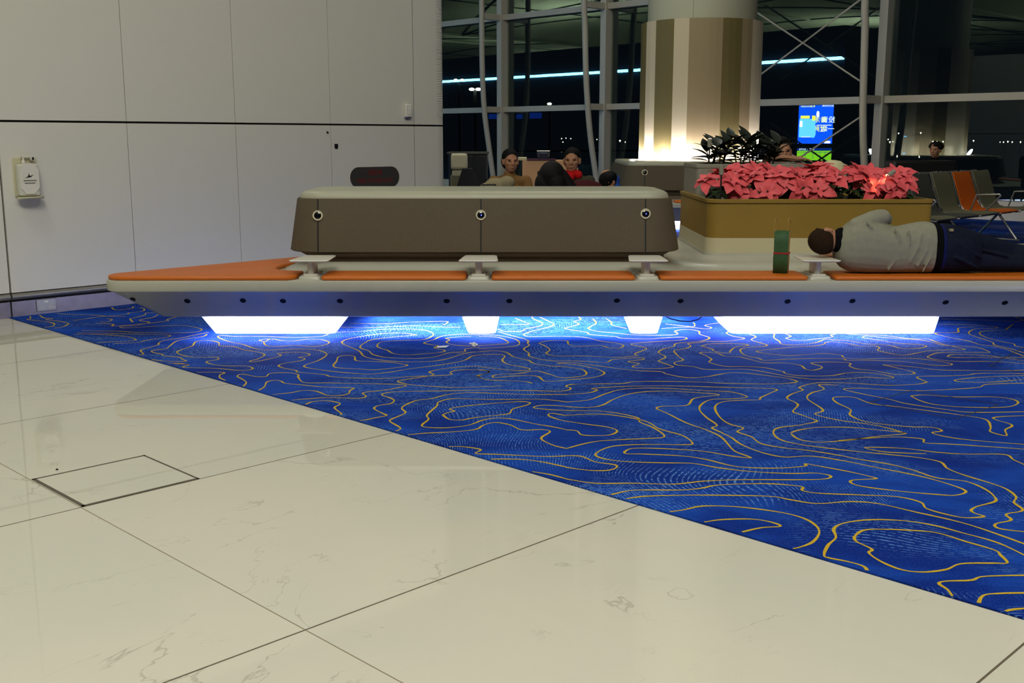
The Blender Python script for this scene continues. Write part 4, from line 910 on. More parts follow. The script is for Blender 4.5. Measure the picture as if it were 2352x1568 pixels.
p = at_z(131,1079,.0); mb = MB(); mb.ell(p+Vector((0,0,.003)), (.006,.005,.003), None, 8, 5); tag(mb.build('crumb', M['black']), 'tiny dark crumb on the stone floor above the floor hatch', 'litter')
# ================================================================== PEOPLE
def head_items(c, up, face, s=1.0):
    """closed volumes of a head: c = skull centre, up = crown direction, face = direction the nose points"""
    u = Vector(up).normalized(); f = Vector(face); f = (f - u*f.dot(u)).normalized(); r = f.cross(u).normalized(); c = Vector(c)
    Mx = Matrix((( r.x,f.x,u.x),(r.y,f.y,u.y),(r.z,f.z,u.z)))
    P = lambda x,y,z: c + Mx @ Vector((x,y,z))*s
    E_ = lambda x,y,z,a,b,d: ('e', P(x,y,z), (a*s,b*s,d*s), Mx)
    it = [E_(0,-.012,.02,.074,.095,.088), E_(0,.025,-.03,.062,.066,.085), E_(0,.045,-.082,.034,.034,.028), E_(0,.012,-.07,.05,.055,.04),
          ('c', P(0,.088,.012), .009*s, P(0,.104,-.026), .014*s, 10), E_(0,.098,-.032,.018,.012,.010),
          E_(0,.086,-.056,.024,.012,.007), E_(0,.084,-.066,.021,.012,.007),
          E_(-.03,.078,.022,.022,.012,.007), E_(.03,.078,.022,.022,.012,.007), E_(-.04,.062,-.02,.022,.022,.02), E_(.04,.062,-.02,.022,.022,.02)]
    for sx in (-1,1): it += [E_(sx*.077,-.004,-.012,.010,.020,.032), E_(sx*.082,-.014,.0,.006,.012,.022)]
    eyes = [P(-.031,.083,.004), P(.031,.083,.004)]
    hair = lambda ext: [E_(0,-.022,.03,.079*ext,.094*ext,.090*ext)]
    return it, eyes, Mx, P
def hand_items(w, d, palm, s=1.0, curl=.5, thumb_side=1):
    """w wrist, d pointing direction, palm = palm normal"""
    w = Vector(w); d = Vector(d).normalized(); n = Vector(palm); n = (n - d*n.dot(d)).normalized(); r = d.cross(n)*thumb_side
    it = [('c', w, .022*s, w+d*.05*s, .026*s, 10)]
    for k,(off,L) in enumerate(((-.030,.060),(-.010,.072),(.010,.078),(.030,.070))):
        b = w + d*.085*s + r*off*s; m = b + (d*math.cos(curl)+n*math.sin(curl))*L*.5*s; e = m + (d*math.cos(curl*2)+n*math.sin(curl*2))*L*.5*s
        it += [('c', w+d*.03*s+r*off*.6*s, .012*s, b, .0095*s, 8), ('c', b, .0092*s, m, .0085*s, 8), ('c', m, .0085*s, e, .0072*s, 8)]
    tb = w + d*.025*s + r*.032*s; tm = tb + (d*.7+r*.55+n*.3).normalized()*.04*s
    it += [('c', tb, .013*s, tm, .0105*s, 8), ('c', tm, .0105*s, tm+(d*.85+r*.1+n*.4).normalized()*.032*s, .008*s, 8)]
    return it
def eyes_part(eyes, f, root, s=1.0):
    for e in eyes:
        mb = MB(); mb.ell(e, (.011*s,.011*s,.008*s), None, 10, 8); mb.ell(Vector(e)+Vector(f).normalized()*.0075*s, (.005*s,.005*s,.005*s), None, 8, 6, mi=1); mb.build('eye', [M['paper'], M['hairk']], root)

# ------- the sleeping man: lies on his right side, back to the camera, head on the small table
SX = lambda px: (px-1176)*.002775 - .0
def SZ(py): return .457 + (629-py)*.00279
YB = 6.90
man = thing('person', 'man in grey sweater and jeans asleep on the orange bench, back to the camera', 'person', (SX(2040), YB, .457))
HC = Vector((SX(1893), YB-.0, .572+.088)) + Vector((0,.02,.002))
it, eyes, HM, HP = head_items(HC, (-1,0,.0), (.0,.93,.36), 1.0)
body = list(it)
body += [('c', HC+Vector((.05,.0,-.005)), .058, (SX(1948),YB+.03,SZ(566)), .062)]
# torso, arms, hips and legs inside the clothes
body += [('e', (SX(1985),YB+.03,SZ(572)), (.15,.085,.12)), ('e', (SX(2060),YB+.03,SZ(578)), (.2,.08,.115)), ('e', (SX(2160),YB+.04,SZ(574)), (.14,.09,.125)),
         ('c',(SX(1965),YB+.0,SZ(525)),.045,(SX(2028),YB+.08,SZ(506)),.038), ('c',(SX(2028),YB+.08,SZ(506)),.036,(SX(1985),YB+.27,SZ(540)),.026),
         ('c',(SX(1975),YB+.10,SZ(610)),.044,(SX(2030),YB+.26,SZ(612)),.036), ('c',(SX(2030),YB+.26,SZ(612)),.034,(SX(1950),YB+.32,SZ(600)),.026),
         ('c',(SX(2195),YB+.06,SZ(556)),.066,(SX(2340),YB+.16,SZ(590)),.05), ('c',(SX(2340),YB+.16,SZ(590)),.05,(SX(2490),YB-.0,SZ(606)),.035),
         ('c',(SX(2200),YB+.03,SZ(600)),.062,(SX(2350),YB+.06,SZ(609)),.042), ('c',(SX(2350),YB+.06,SZ(609)),.04,(SX(2510),YB+.08,SZ(612)),.034)]
body += hand_items((SX(1985),YB+.27,SZ(540)), (-.6,.5,-.3), (0,-.4,-1), 1.0, .6)
body += hand_items((SX(1950),YB+.32,SZ(600)), (-1,.1,.05), (0,-.2,1), 1.0, .5)
blob(body, 'body', M['skin'], man, .006, 3)
for o in [eyes_part(eyes, (0,.93,.36), man)]: pass
# hair: a close-cropped cap that leaves face and ear free
hb = MB(); rs = []
for i in range(1, 15):
    t = PI*.66*i/14; ring = []
    for k in range(32):
        q = 2*PI*k/32; x, y, z = .080*math.sin(t)*math.cos(q), .099*math.sin(t)*math.sin(q), .093*math.cos(t)
        lim = -.045 if y < .02 else .012
        ring.append((x,y,z,q))
    rs.append(ring)
vs = []; 
def hpt(x,y,z):
    # hairline: keep the cap above forehead and around the ear
    fl = .035 if y > .03 else (-.065 + max(0, (y+.04))*1.3)
    z2 = max(z, fl); return HP(x, y-.010, z2+.016)
rings = [[hpt(*p[:3]) for p in r] for r in rs]
hb.rings([[HP(.001*math.cos(2*PI*k/32), .001*math.sin(2*PI*k/32)-.012, .111) for k in range(32)]] + rings, False)
h_ = hb.build('hair', M['hairb'], man, sharp=180)
# sweater: torso loft + sleeves, merged into one cloth surface
def loft(rows, n=22, pw=2.4):
    rs = []
    for x, top, bot, y, hy, in rows:
        zc = (top+bot)/2; rz = (top-bot)/2; r = []
        for k in range(n):
            q = 2*PI*k/n; cy, cz = math.cos(q), math.sin(q)
            r.append(Vector((x, y + hy*math.copysign(abs(cy)**(2/pw), cy), zc + rz*math.copysign(abs(cz)**(2/pw), cz))))
        rs.append(r)
    return ('r', rs)
T = lambda px, t, b, y, hy: (SX(px), SZ(t), SZ(b), YB+y, hy)
rows = [T(1916,552,592,.03,.05), T(1922,538,606,.02,.085), T(1932,526,617,.02,.105), T(1946,513,624,.02,.12), T(1962,506,627,.02,.128), T(1985,506,628.5,.02,.13), T(2010,513,628.5,.02,.128), T(2035,521,628.5,.022,.122), T(2060,522,628.5,.025,.118), T(2085,517,628.5,.03,.118), T(2108,512.5,628.5,.032,.122), T(2125,512,628.5,.034,.125), T(2138,515,628.5,.035,.125)]
sw = [loft(rows)]
sw += [('c',(SX(1962),YB-.005,SZ(524)),.062,(SX(1998),YB+.01,SZ(507)),.055), ('c',(SX(1998),YB+.01,SZ(507)),.056,(SX(2022),YB+.03,SZ(503)),.053), ('c',(SX(2022),YB+.03,SZ(503)),.052,(SX(2034),YB+.07,SZ(509)),.046), ('c',(SX(2010),YB+.02,SZ(500)),.044,(SX(1992),YB+.26,SZ(535)),.034),
       ('c',(SX(1975),YB+.10,SZ(604)),.058,(SX(2030),YB+.25,SZ(608)),.046), ('c',(SX(2030),YB+.25,SZ(608)),.044,(SX(1958),YB+.31,SZ(602)),.034)]
# soft folds running from arm and waist
rf = random.Random(8)
for (x0,y0,x1,y1,r0) in ((2040,527,2052,575,.010),(2048,575,2030,618,.009),(2098,540,2078,600,.010),(2118,545,2096,610,.009),(1990,530,1975,575,.010),(2070,530,2066,590,.009),(2128,560,2108,622,.009),(1948,535,1940,580,.009),(1975,510,1985,535,.009)):
    yy0 = YB+.022-.120; mx_, my_ = (x0+x1)/2+4, (y0+y1)/2; sw += [('c',(SX(x0),yy0+.017,SZ(y0)),r0*.9,(SX(mx_),yy0+.010,SZ(my_)),r0,8), ('c',(SX(mx_),yy0+.010,SZ(my_)),r0,(SX(x1),yy0+.018,SZ(y1)),r0*.8,8)]
s_ = blob(sw, 'sweater', M['sweater'], man, .006, 9)
# dark neck scarf, hem of the undershirt, belt line
blob([('c',HC+Vector((.075,-.03,-.02)),.052,HC+Vector((.10,.02,-.025)),.06), ('c',HC+Vector((.085,-.035,.015)),.040,HC+Vector((.10,.0,.04)),.045)], 'neck_scarf', M['blackcloth'], man, .006, 4)
blob([loft([T(2128,518,627.5,.034,.118), T(2140,514.5,628.5,.036,.127), T(2150,515,628.5,.038,.129), T(2154,519,627.5,.038,.122)])], 'undershirt', M['blackcloth'], man, .006, 3)
blob([loft([T(2148,520,627,.038,.118), T(2156,517.5,628.3,.038,.129), T(2160,518,628.3,.038,.128)])], 'waistband', M['bluecloth'], man, .005, 2)
jr = [T(2155,519,628.5,.04,.122), T(2162,516.5,628.5,.04,.134), T(2178,517,628.5,.045,.142), T(2200,524,628.5,.05,.145), T(2222,534,627,.055,.14), T(2245,545,624,.07,.12)]
jn = [loft(jr, 22, 2.2), ('c',(SX(2195),YB+.06,SZ(553)),.086,(SX(2340),YB+.16,SZ(588)),.066), ('c',(SX(2340),YB+.16,SZ(588)),.066,(SX(2490),YB-.0,SZ(606)),.05),
      ('c',(SX(2200),YB+.02,SZ(598)),.080,(SX(2350),YB+.06,SZ(609)),.054), ('c',(SX(2350),YB+.06,SZ(609)),.054,(SX(2510),YB+.08,SZ(612)),.046)]
for (x0,y0,x1,y1,yy) in ((2185,560,2240,590,-.095),(2180,590,2230,612,-.10),(2250,575,2310,590,-.03),(2300,596,2340,604,.02)): jn.append(('c',(SX(x0),YB+yy+.008,SZ(y0)),.012,(SX(x1),YB+yy+.018,SZ(y1)),.009,8))
j_ = blob(jn, 'jeans', M['jeans'], man, .007, 4)
mb = MB(); p = Vector((SX(2169), YB-.060, SZ(529))); mb.box((p.x-.011,p.y-.01,p.z-.008),(p.x+.011,p.y+.012,p.z+.008)); pt = mb.build('leather_patch', M['beige'], j_)
for (x,yy,z) in ((2512,.08,612),(2494,-.0,605)): blob([('c',(SX(x),YB+yy,SZ(z)),.045,(SX(x)+.10,YB+yy+.12,SZ(z)),.036)], 'shoe', M['black'], man, .008, 3)

# ------- seated people beyond the backrest
def seated(pos, yaw, label, top, trousers, hairm, hair='short', seat_z=.42, s=1.0, lean=0.0, head_tilt=(0,0), extra=None, name='person', torso_h=.50, stand=False):
    """local frame: +y is where they face, z=0 floor"""
    t = thing(name, label, 'person', pos, None, yaw, local=True)
    hz = seat_z + .10; ch = Vector((0, lean*.5, seat_z+torso_h*.70)); nk = Vector((0, lean, seat_z+torso_h)); hc = nk + Vector((head_tilt[0], .02+lean*.3+head_tilt[1]*.5, .135))
    upv = Vector((head_tilt[0]*2, head_tilt[1]*2, 1)); it, eyes, Mx, P = head_items(hc, upv, (0,1,-.1-abs(head_tilt[1])), s)
    sh = .165; kn = [Vector((-.12,.42,seat_z+.03)), Vector((.12,.42,seat_z+.03))]; an = [Vector((-.12,.44,.09)), Vector((.12,.44,.09))]
    if stand: kn = [Vector((-.09,.04,.36)), Vector((.09,.04,.36))]; an = [Vector((-.09,0,.09)), Vector((.09,0,.09))]
    el = [Vector((-.21,lean+.10,seat_z+.22)), Vector((.21,lean+.10,seat_z+.22))]; wr = [Vector((-.08,.30,seat_z+.16)), Vector((.08,.30,seat_z+.16))]
    B = list(it) + [('c', nk+Vector((0,0,-.03)), .052, hc+Vector((0,-.01,-.05)), .05)]
    B += [('e', (0,0,hz), (.15,.11,.11)), ('e', ch, (.155,.10,.17))]
    for k in (0,1):
        sg = (-1,1)[k]; S_ = Vector((sg*sh, lean*.9, seat_z+torso_h-.06))
        B += [('c', S_, .045, el[k], .036), ('c', el[k], .034, wr[k], .026), ('c', (sg*.09,.03,hz), .075, kn[k], .055), ('c', kn[k], .05, an[k], .036)]
        B += hand_items(wr[k], (-sg*.4,1,-.25), (0,-.2,-1), 1, .4, sg)
    blob(B, 'body', M['skin'], t, .0075, 3, local=True)
    eyes_part_l(eyes, (0,1,-.1), t)
    C = [('e', (0,lean*.2,hz+.02), (.165,.125,.12)), ('e', (0,lean*.5,seat_z+torso_h*.62), (.175,.12,.19)), ('e', (0,lean*.85,seat_z+torso_h-.07), (.19,.09,.075)), ('c', nk+Vector((0,0,-.05)), .075, nk+Vector((0,0,.0)), .062)]
    for k in (0,1):
        sg = (-1,1)[k]; S_ = Vector((sg*sh, lean*.9, seat_z+torso_h-.065)); C += [('c', S_, .062, el[k], .05), ('c', el[k], .05, wr[k]-(wr[k]-el[k])*.1, .038)]
    blob(C, 'jacket', top, t, .010, 4, local=True)
    D = [('e', (0,-.0,hz-.02), (.17,.13,.10))]
    for k in (0,1):
        sg = (-1,1)[k]; D += [('c', (sg*.09,.03,hz-.01), .088, kn[k], .066), ('c', kn[k], .064, an[k]+Vector((0,0,.03)), .05)]
    blob(D, 'trousers', trousers, t, .011, 3, local=True)
    for k in (0,1): blob([('c', an[k]+Vector((0,-.02,-.045)), .040, an[k]+Vector((0,.13,-.055)), .034)], 'shoe', M['black'], t, .011, 2, local=True)
    H = []
    E_ = lambda x,y,z,a,b,d: ('e', P(x,y,z), (a*s,b*s,d*s), Mx)
    if hair == 'short': H = [E_(0,-.026,.042,.083,.098,.086), E_(0,-.046,-.006,.086,.078,.084)]
    if hair == 'long': H = [E_(0,-.028,.030,.090,.100,.098), ('c', P(-.07,-.03,-.03), .035, P(-.10,.0,-.19), .03), ('c', P(.07,-.03,-.03), .035, P(.11,.0,-.19), .03), ('c', P(0,-.09,-.02), .05, P(0,-.10,-.2), .055)]
    if hair == 'curly':
        rr = random.Random(4)
        for k in range(34):
            q = rr.uniform(0,2*PI); w = rr.uniform(-.1,1); v = Vector((math.cos(q)*math.sqrt(1-w*w*.9), math.sin(q)*math.sqrt(1-w*w*.9), w))
            if v.y > .55 and w < .45: continue
            H.append(E_(v.x*.08, v.y*.085-.025, v.z*.08+.03, .032,.032,.032))
    if H: blob(H, 'hair', hairm, t, .008, 3, local=True)
    return t, P, hc
def eyes_part_l(eyes, f, root):
    for e in eyes:
        mb = MB(); mb.ell(Vector(e)+Vector(f).normalized()*.001, (.011,.009,.005), None, 10, 8); mb.build('eye', M['hairk'], root, local=True)
def seatpos(px, py, Y, hz):      # place a seated figure so that the head centre lands at a pixel
    p = at_y(px, py, Y); return p
def stool(x, y, yaw, label, w=.5, seat_z=.42, cat='stool', m='seat_g'):
    t = thing('stool', label, cat, (x,y,0), 'low seats behind the long backrest', yaw, local=True)
    mb = MB(); mb.box((-w/2,-.24,seat_z-.10),(w/2,.20,seat_z-.005)); mb.build('seat', M[m], t, bevel=.02, local=True)
    for sx in (-w/2+.06, w/2-.06):
        for sy in (-.2,.15): mb = MB(); mb.tube([(sx,sy,0.005),(sx,sy,seat_z-.09)], .018, 8); mb.build('leg', M['darkmetal'], t, local=True)
# tan jacket man
def place(px, py, Y, **kw):
    p = at_y(px, py, Y); seat_z = .42; torso = p.z - .135 - seat_z; return (p.x, Y, 0), torso
(pos, th_) = place(1170, 370, 11.0)
seated(pos, PI+.25, 'person in tan jacket with a coat on the lap, left of the peach-coloured counter', M['tan'], M['ltblue'], M['hairk'], 'short', torso_h=th_, lean=.02)
stool(pos[0], pos[1], PI+.25, 'low dark stool under the person in the tan jacket')
coat = at_y(1150, 415, 10.65); mb_ = [('e', coat+Vector((-.05,0,-.05)), (.11,.08,.08)), ('e', coat+Vector((.06,.0,-.02)), (.08,.08,.07)), ('e', coat+Vector((-.12,.02,-.08)), (.07,.07,.07)), ('c', coat+Vector((-.15,0,-.08)), .06, coat+Vector((-.1,0,-.25)), .05)]
o = blob(mb_, 'folded_coat', M['beige'], None, .012, 3); tag(o, 'crumpled beige coat held on the lap of the person in the tan jacket', 'coat')
# masked person with red scarf
(pos, th_) = place(1315, 368, 10.6)
t_, P_, hc_ = seated(pos, PI-.15, 'person in olive jacket and bright red scarf, right of the peach-coloured counter', M['olive'], M['maroon'], M['hairk'], 'short', torso_h=th_, lean=.03)
blob([('c', hc_+Vector((-.06,.02,-.135)), .045, hc_+Vector((.06,.03,-.135)), .045), ('c', hc_+Vector((0,.07,-.14)), .045, hc_+Vector((.02,.09,-.2)), .03)], 'scarf', M['red'], t_, .009, 3, local=True)
stool(pos[0], pos[1], PI-.15, 'low dark stool under the person with the red scarf')
# woman with black hair, back to us, right behind the backrest
p = at_y(1268, 410, 8.72)
wm, Pw, hcw = seated((p.x, 8.72, 0), 0, 'person with long black hair slumped just behind the long backrest, seen from behind', M['maroon'], M['blackcloth'], M['hairk'], None, seat_z=.457, torso_h=p.z-.135-.457, lean=.02, head_tilt=(0,.0))
H = [('e', hcw+Vector((0,-.02,.03)), (.105,.115,.11)), ('e', hcw+Vector((-.07,-.03,-.05)), (.07,.08,.10)), ('c', hcw+Vector((.07,-.03,.02)), .06, hcw+Vector((.17,-.03,-.10)), .05), ('c', hcw+Vector((-.07,-.05,-.05)), .06, hcw+Vector((-.09,-.05,-.22)), .05), ('c', hcw+Vector((.03,-.07,-.03)), .08, hcw+Vector((.06,-.07,-.22)), .08), ('e', hcw+Vector((-.10,-.02,.045)), (.02,.03,.015))]
blob(H, 'hair', M['hairk'], wm, .008, 3, local=True)
mr = at_y(1343, 424, 9.6); o = blob([('e', mr+Vector((0,0,-.04)), (.17,.12,.085)), ('e', mr+Vector((.05,.02,-.14)), (.2,.14,.12)), ('c', mr+Vector((0,0,-.1)), .12, mr+Vector((0,0,-.5)), .14)], 'backpack', M['maroon'], None, .014, 3); tag(o, 'rounded dark maroon backpack standing behind the backrest, right of the long black hair', 'backpack')
# dark-haired person leaning at right
(pos, th_) = place(1386, 413, 11.6)
t_, P_, hc_ = seated(pos, PI+.6, 'person with round black hair bent low, just left of the far bench backrest', M['creamcloth'], M['blackcloth'], M['hairk'], None, torso_h=th_, lean=.04)
blob([('e', hc_+Vector((0,0,.0)), (.094,.10,.098)), ('e', hc_+Vector((0,.03,.03)), (.085,.08,.07))], 'hair', M['hairk'], t_, .008, 3, local=True)
stool(pos[0], pos[1], PI+.6, 'low dark stool under the person bent low')
bb = at_y(1404, 412, 12.1); o = blob([('e', bb, (.10,.08,.07)), ('e', bb+Vector((.0,0,-.12)), (.12,.1,.12)), ('c', bb+Vector((0,0,-.2)), .11, bb+Vector((0,0,-.75)), .12)], 'duffel_bag', M['bluebag'], None, .014, 3); tag(o, 'blue bag standing beside the person with round black hair', 'bag')
# person leaning on the grey planter from behind
p = at_y(1792, 347, 9.45)
t5, P5, hc5 = seated((p.x, 9.45, 0), PI, 'person resting bare forearms on the rear of the grey planter, behind the dark plant', M['ltblue'], M['blackcloth'], M['hairk'], 'short', seat_z=.62, torso_h=p.z-.135-.62, lean=.03, stand=True)
fa = at_y(1763, 367, 9.14); fb = at_y(1826, 371, 9.14); fa.z = max(fa.z, 1.145); fb.z = 1.135
inv = Matrix.Rotation(-PI, 3, 'Z'); loc5 = Vector((p.x, 9.45, 0))
def l5(v): return inv @ (Vector(v) - loc5)
blob([('c', l5(fa), .034, l5(fb), .025), ('c', l5(fa), .036, l5((p.x-.15, 9.4, 1.0)), .042)] + hand_items(l5(fb), inv @ Vector((1,-.1,0)), inv @ Vector((0,0,-1)), .95, .3), 'forearm', M['skin'], t5, .006, 3, local=True)
# cream crumpled cloth beyond the flowers
cc = at_y(1912, 384, 8.72); o = blob([('e', cc, (.10,.08,.055)), ('e', cc+Vector((-.07,.02,-.03)), (.07,.07,.05)), ('e', cc+Vector((.07,.0,-.02)), (.07,.06,.05)), ('c', cc+Vector((-.03,0,.04)), .018, cc+Vector((.06,0,.035)), .016), ('c', cc+Vector((-.08,-.03,0)), .016, cc+Vector((.0,-.04,.035)), .014), ('c', cc+Vector((0,0,-.05)), .11, cc+Vector((0,0,-.13)), .12)], 'cloth_bag', M['creamcloth'], None, .009, 2); tag(o, 'crumpled cream cloth bag resting in the ochre planter just behind the poinsettias', 'bag')
# dark figure far right behind the seat row
p = at_y(2150, 344, 16.6)
seated((p.x, 16.6, 0), PI*.75, 'dark-clothed person with curly black hair far right, behind the row of seats', M['blackcloth'], M['blackcloth'], M['hairk'], 'curly', torso_h=p.z-.135-.42)
stool(p.x, 16.6, PI*.75, 'low dark stool under the curly-haired person far right')
# ================================================================== FAR BENCH ISLAND AND COLUMN
CX, CY, CR = 2.92, 17.35, .925
b2 = thing('bench_island', 'far bench island with taupe backrest and orange seat ringing the striped column', 'bench', (CX, 16.9, 0))
p2 = [Vector((.9,14.95)), Vector((5.1,14.95)), Vector((5.9,19.2)), Vector((.6,19.2))]
mb = MB(); slab(mb, p2, .3, [(.172,.34),(.172,.20),(.18,.17),(.352,.03),(.372,0),(.42,0),(ZS,.010),(ZS,.3)], 8); mb.build('bench_shell', M['shell'], b2, sharp=30)
mb = MB(); mb.rings([[Vector((p.x,p.y,z)) for p in fillet(inset(p2, d), .2, 6)] for z, d in ((.003,.85),(.171,.6))]); mb.build('light_plinth', M['led_body'], b2)
for x0,x1 in ((1.15,2.1),(2.25,3.2),(3.35,4.3)):
    mb = MB(); slab(mb, rect(x0,14.98,x1,15.32), .025, [(ZS+.001,.006),(ZS+.006,0),(ZS+.02,0),(ZS+.027,.01)], 4); mb.build('seat_pad', M['orange'], b2, sharp=50)
br2 = thing('backrest', None, None, (0,0,0)); br2.parent = b2; br2.location = (-b2.location.x, -b2.location.y, 0); ORG[br2.name] = Vector((0,0,0))
QX0, QX1, QY0, QY1 = 1.60, 4.24, 15.98, 18.7
r2_ = rect(QX0,QY0,QX1,QY1)
mb = MB(); slab(mb, inset(r2_,.1), .3, [(ZS-.01,-.17),(ZS+.02,-.10),(ZS+.062,-.035),(ZS+.066,.0),(.53,-.0),(.545,-.03),(.567,-.05)], 8); mb.build('moulded_foot', M['taupe2'], br2, sharp=40)
mb = MB(); mb.rings([[Vector((p.x,p.y,z)) for p in fillet(inset(r2_, d), .3-d, 8)] for z,d in ((.562,.05),(.562,.0),(.575,.0),(.905,.075),(.912,.085),(.88,.11))], False); mb.build('casing', M['taupe'], br2, sharp=40)
mb = MB(); slab(mb, inset(r2_,.11), .22, [(.86,0),(.925,0),(.955,.006),(.968,.03),(.970,.08),(.970,.20)], 10); mb.build('top_cushion', M['capm'], br2, sharp=60)
xr = at_y(1480, 396, QY0+.04).x
mb = MB(); mb.add([(xr-.006,QY0-.002,.57),(xr+.006,QY0-.002,.57),(xr+.022,QY0+.072,.903),(xr+.010,QY0+.072,.903)], [(0,1,2,3)]); mb.build('joint', M['black'], br2)
z = at_y(1480, 396, QY0+.05).z; r, c, nn = socket_ring(xr+.008, z, 0, br2, .045, y=QY0+.005+.075*(z-.575)/.33)
mb = MB(); mb.lathe(c+nn*.004, [(.03,0),(.02,.006)], 16, nn); mb.build('lens', M['lens'], r)
# column
col = thing('column', 'thick round column clad in cream, olive and tan vertical stripes', 'column', (CX,CY,.0))
def facepx(px): return math.asin(max(-1,min(1,(px-1604)/134.2)))
bands = [(-90,'t'),(facepx(1469.9)*57.3,'o'),(facepx(1485)*57.3,'c'),(facepx(1506.5)*57.3,'o'),(facepx(1546)*57.3,'c'),(facepx(1578)*57.3,'t'),(facepx(1648.5)*57.3,'o'),(facepx(1689.5)*57.3,'t'),(facepx(1712)*57.3,'c'),(88,'o'),(105,'t'),(125,'c'),(160,'o'),(180,'t'),(205,'c'),(235,'o'),(250,'c'),(270,'t')]
vdir = math.atan2(CX, CY)      # bearing of the column from the camera
ZC = at_y(1604, 40, CY-CR).z
mi = {'c':0,'o':1,'t':2}; mb = MB()
for i in range(len(bands)-1):
    a0, a1 = bands[i][0], bands[i+1][0]; n_ = max(1, int(abs(a1-a0)/6))
    for k in range(n_):
        A_ = [math.radians(a0+(a1-a0)*(k+e)/n_) for e in (0,1)]
        P = [(CX + CR*math.sin(q)*math.cos(vdir) - CR*math.cos(q)*math.sin(vdir), CY - CR*math.sin(q)*math.sin(vdir) - CR*math.cos(q)*math.cos(vdir)) for q in A_]
        I = [(CX + (p[0]-CX)*.97, CY+(p[1]-CY)*.97) for p in P]
        mb.add([(P[0][0],P[0][1],.40),(P[1][0],P[1][1],.40),(P[1][0],P[1][1],ZC),(P[0][0],P[0][1],ZC),(I[1][0],I[1][1],ZC),(I[0][0],I[0][1],ZC)], [(0,1,2,3),(3,2,4,5)], mi[bands[i][1]])
mb.build('striped_cladding', [M['col_c'],M['col_o'],M['col_t']], col, sharp=15)
mb = MB(); mb.lathe((CX,CY,.4), [(CR*.895,0),(CR*.895,11)], 64); mb.build('column_core', M['col_w'], col)
mb = MB(); mb.tube([(CX-CR*.895*math.sin(vdir+.16),CY-CR*.895*math.cos(vdir+.16),ZC),(CX-CR*.895*math.sin(vdir+.16),CY-CR*.895*math.cos(vdir+.16),10)], .004, 4); mb.build('joint', M['rail'], col)
# uplights round the column foot
for k in range(16):
    q = math.radians(-101 + 22.5*k); rr = CR+.12; x = CX + rr*math.sin(q)*math.cos(vdir) - rr*math.cos(q)*math.sin(vdir); y = CY - rr*math.sin(q)*math.sin(vdir) - rr*math.cos(q)*math.cos(vdir)
    mb = MB(); mb.lathe((x,y,.970), [(.04,0),(.04,.004),(.03,.005)], 16); tag(mb.build('uplight', M['lampw']), 'small round uplight set in the bench top at the foot of the striped column', 'uplight', 'uplights round the column')
    L = bpy.data.lights.new('uplight_lamp','AREA'); L.energy = 9; L.color = (.94,.90,1); L.size = .18; L.shape = 'DISK'
    lo = bpy.data.objects.new('uplight_lamp', L); COL.objects.link(lo); lo.location = (x,y,1.01); dv = Vector((CX-x, CY-y, .55)); dv = Vector((CX-x, CY-y, 0)).normalized()*1.6 + Vector((0,0,1)); dv.normalize(); lo.rotation_euler = (-dv).to_track_quat('Z','Y').to_euler()

# ================================================================== BEAM SEATING (right)
# local frame: row along +x, people face -y
def curve_shell(x0, x1):
    pr = [(-.40,.430),(-.43,.415),(-.40,.425),(-.30,.432),(-.15,.425),(-.03,.42),(.04,.44),(.085,.50),(.12,.60),(.17,.74),(.215,.875),(.225,.885)]
    pr = pr[1:]; th = .012; rs = []
    for x in (x0, x1):
        up = []; dn = []
        for i,(y,z) in enumerate(pr):
            a = pr[max(i-1,0)]; b = pr[min(i+1,len(pr)-1)]; t = Vector((b[0]-a[0], b[1]-a[1])).normalized(); up.append(Vector((x,y-t.y*th/2,z+t.x*th/2))); dn.append(Vector((x,y+t.y*th/2,z-t.x*th/2)))
        rs.append(up + dn[::-1])
    mb = MB(); mb.rings(rs); return mb
def beam_row(name, label, loc, rz, mats_, arms, mirror_=False, frames=True):
    t = thing(name, label, 'airport seating', loc, 'beam seating rows', rz, local=True); P_ = .60; n = len(mats_)
    for i, mm in enumerate(mats_):
        s = curve_shell(i*P_+.04, i*P_+.54).build('seat', M[mm], t, sharp=50, local=True)
        if mm == 'seat_o': s['label'] = 'orange seat shell'
        mb = MB()
        for sx in (.035, .545): mb.tube([(i*P_+sx,-.42,.40),(i*P_+sx,-.1,.405),(i*P_+sx,.07,.43),(i*P_+sx,.15,.62),(i*P_+sx,.235,.888)], .009, 6)
        mb.tube([(i*P_+.035,.235,.888),(i*P_+.29,.240,.882),(i*P_+.545,.235,.888)], .009, 6); mb.build('seat_frame', M['steel'], s, local=True)
    for i in arms:
        x = i*P_-.01; mb = MB(); mb.tube([(x,-.05,.40),(x,-.12,.62),(x,-.40,.635),(x,-.41,.62),(x,-.22,.40)], .011, 8); mb.build('armrest', M['steel'], t, local=True)
    mb = MB(); mb.box((-.05,-.10,.34),(n*P_+.05,.0,.385)); mb.build('beam', M['darkmetal'], t, bevel=.005, local=True)
    for x in (.3, n*P_-.3):
        mb = MB(); mb.tube([(x,-.05,.35),(x,-.30,.03)], .016, 8); mb.tube([(x,-.05,.35),(x,.22,.03)], .016, 8); mb.tube([(x,-.34,.02),(x,.26,.02)], .014, 8); mb.build('leg', M['steel'], t, local=True)
    return t
ori = at_y(2187, 398, 13.75)    # top-left corner of the orange back
rz = math.radians(45)
Rm = Matrix.Rotation(rz, 3, 'Z')
base = Vector((ori.x, ori.y, 0)) - Rm @ Vector((3*.6+.04, .225, 0))
beam_row('beam_seating', 'row of taupe, grey and orange airport seats with steel arms at the right, facing right', (base.x, base.y, 0), rz, ['seat_t','seat_g','seat_t','seat_o','seat_t'], (0, 3, 5, 6))
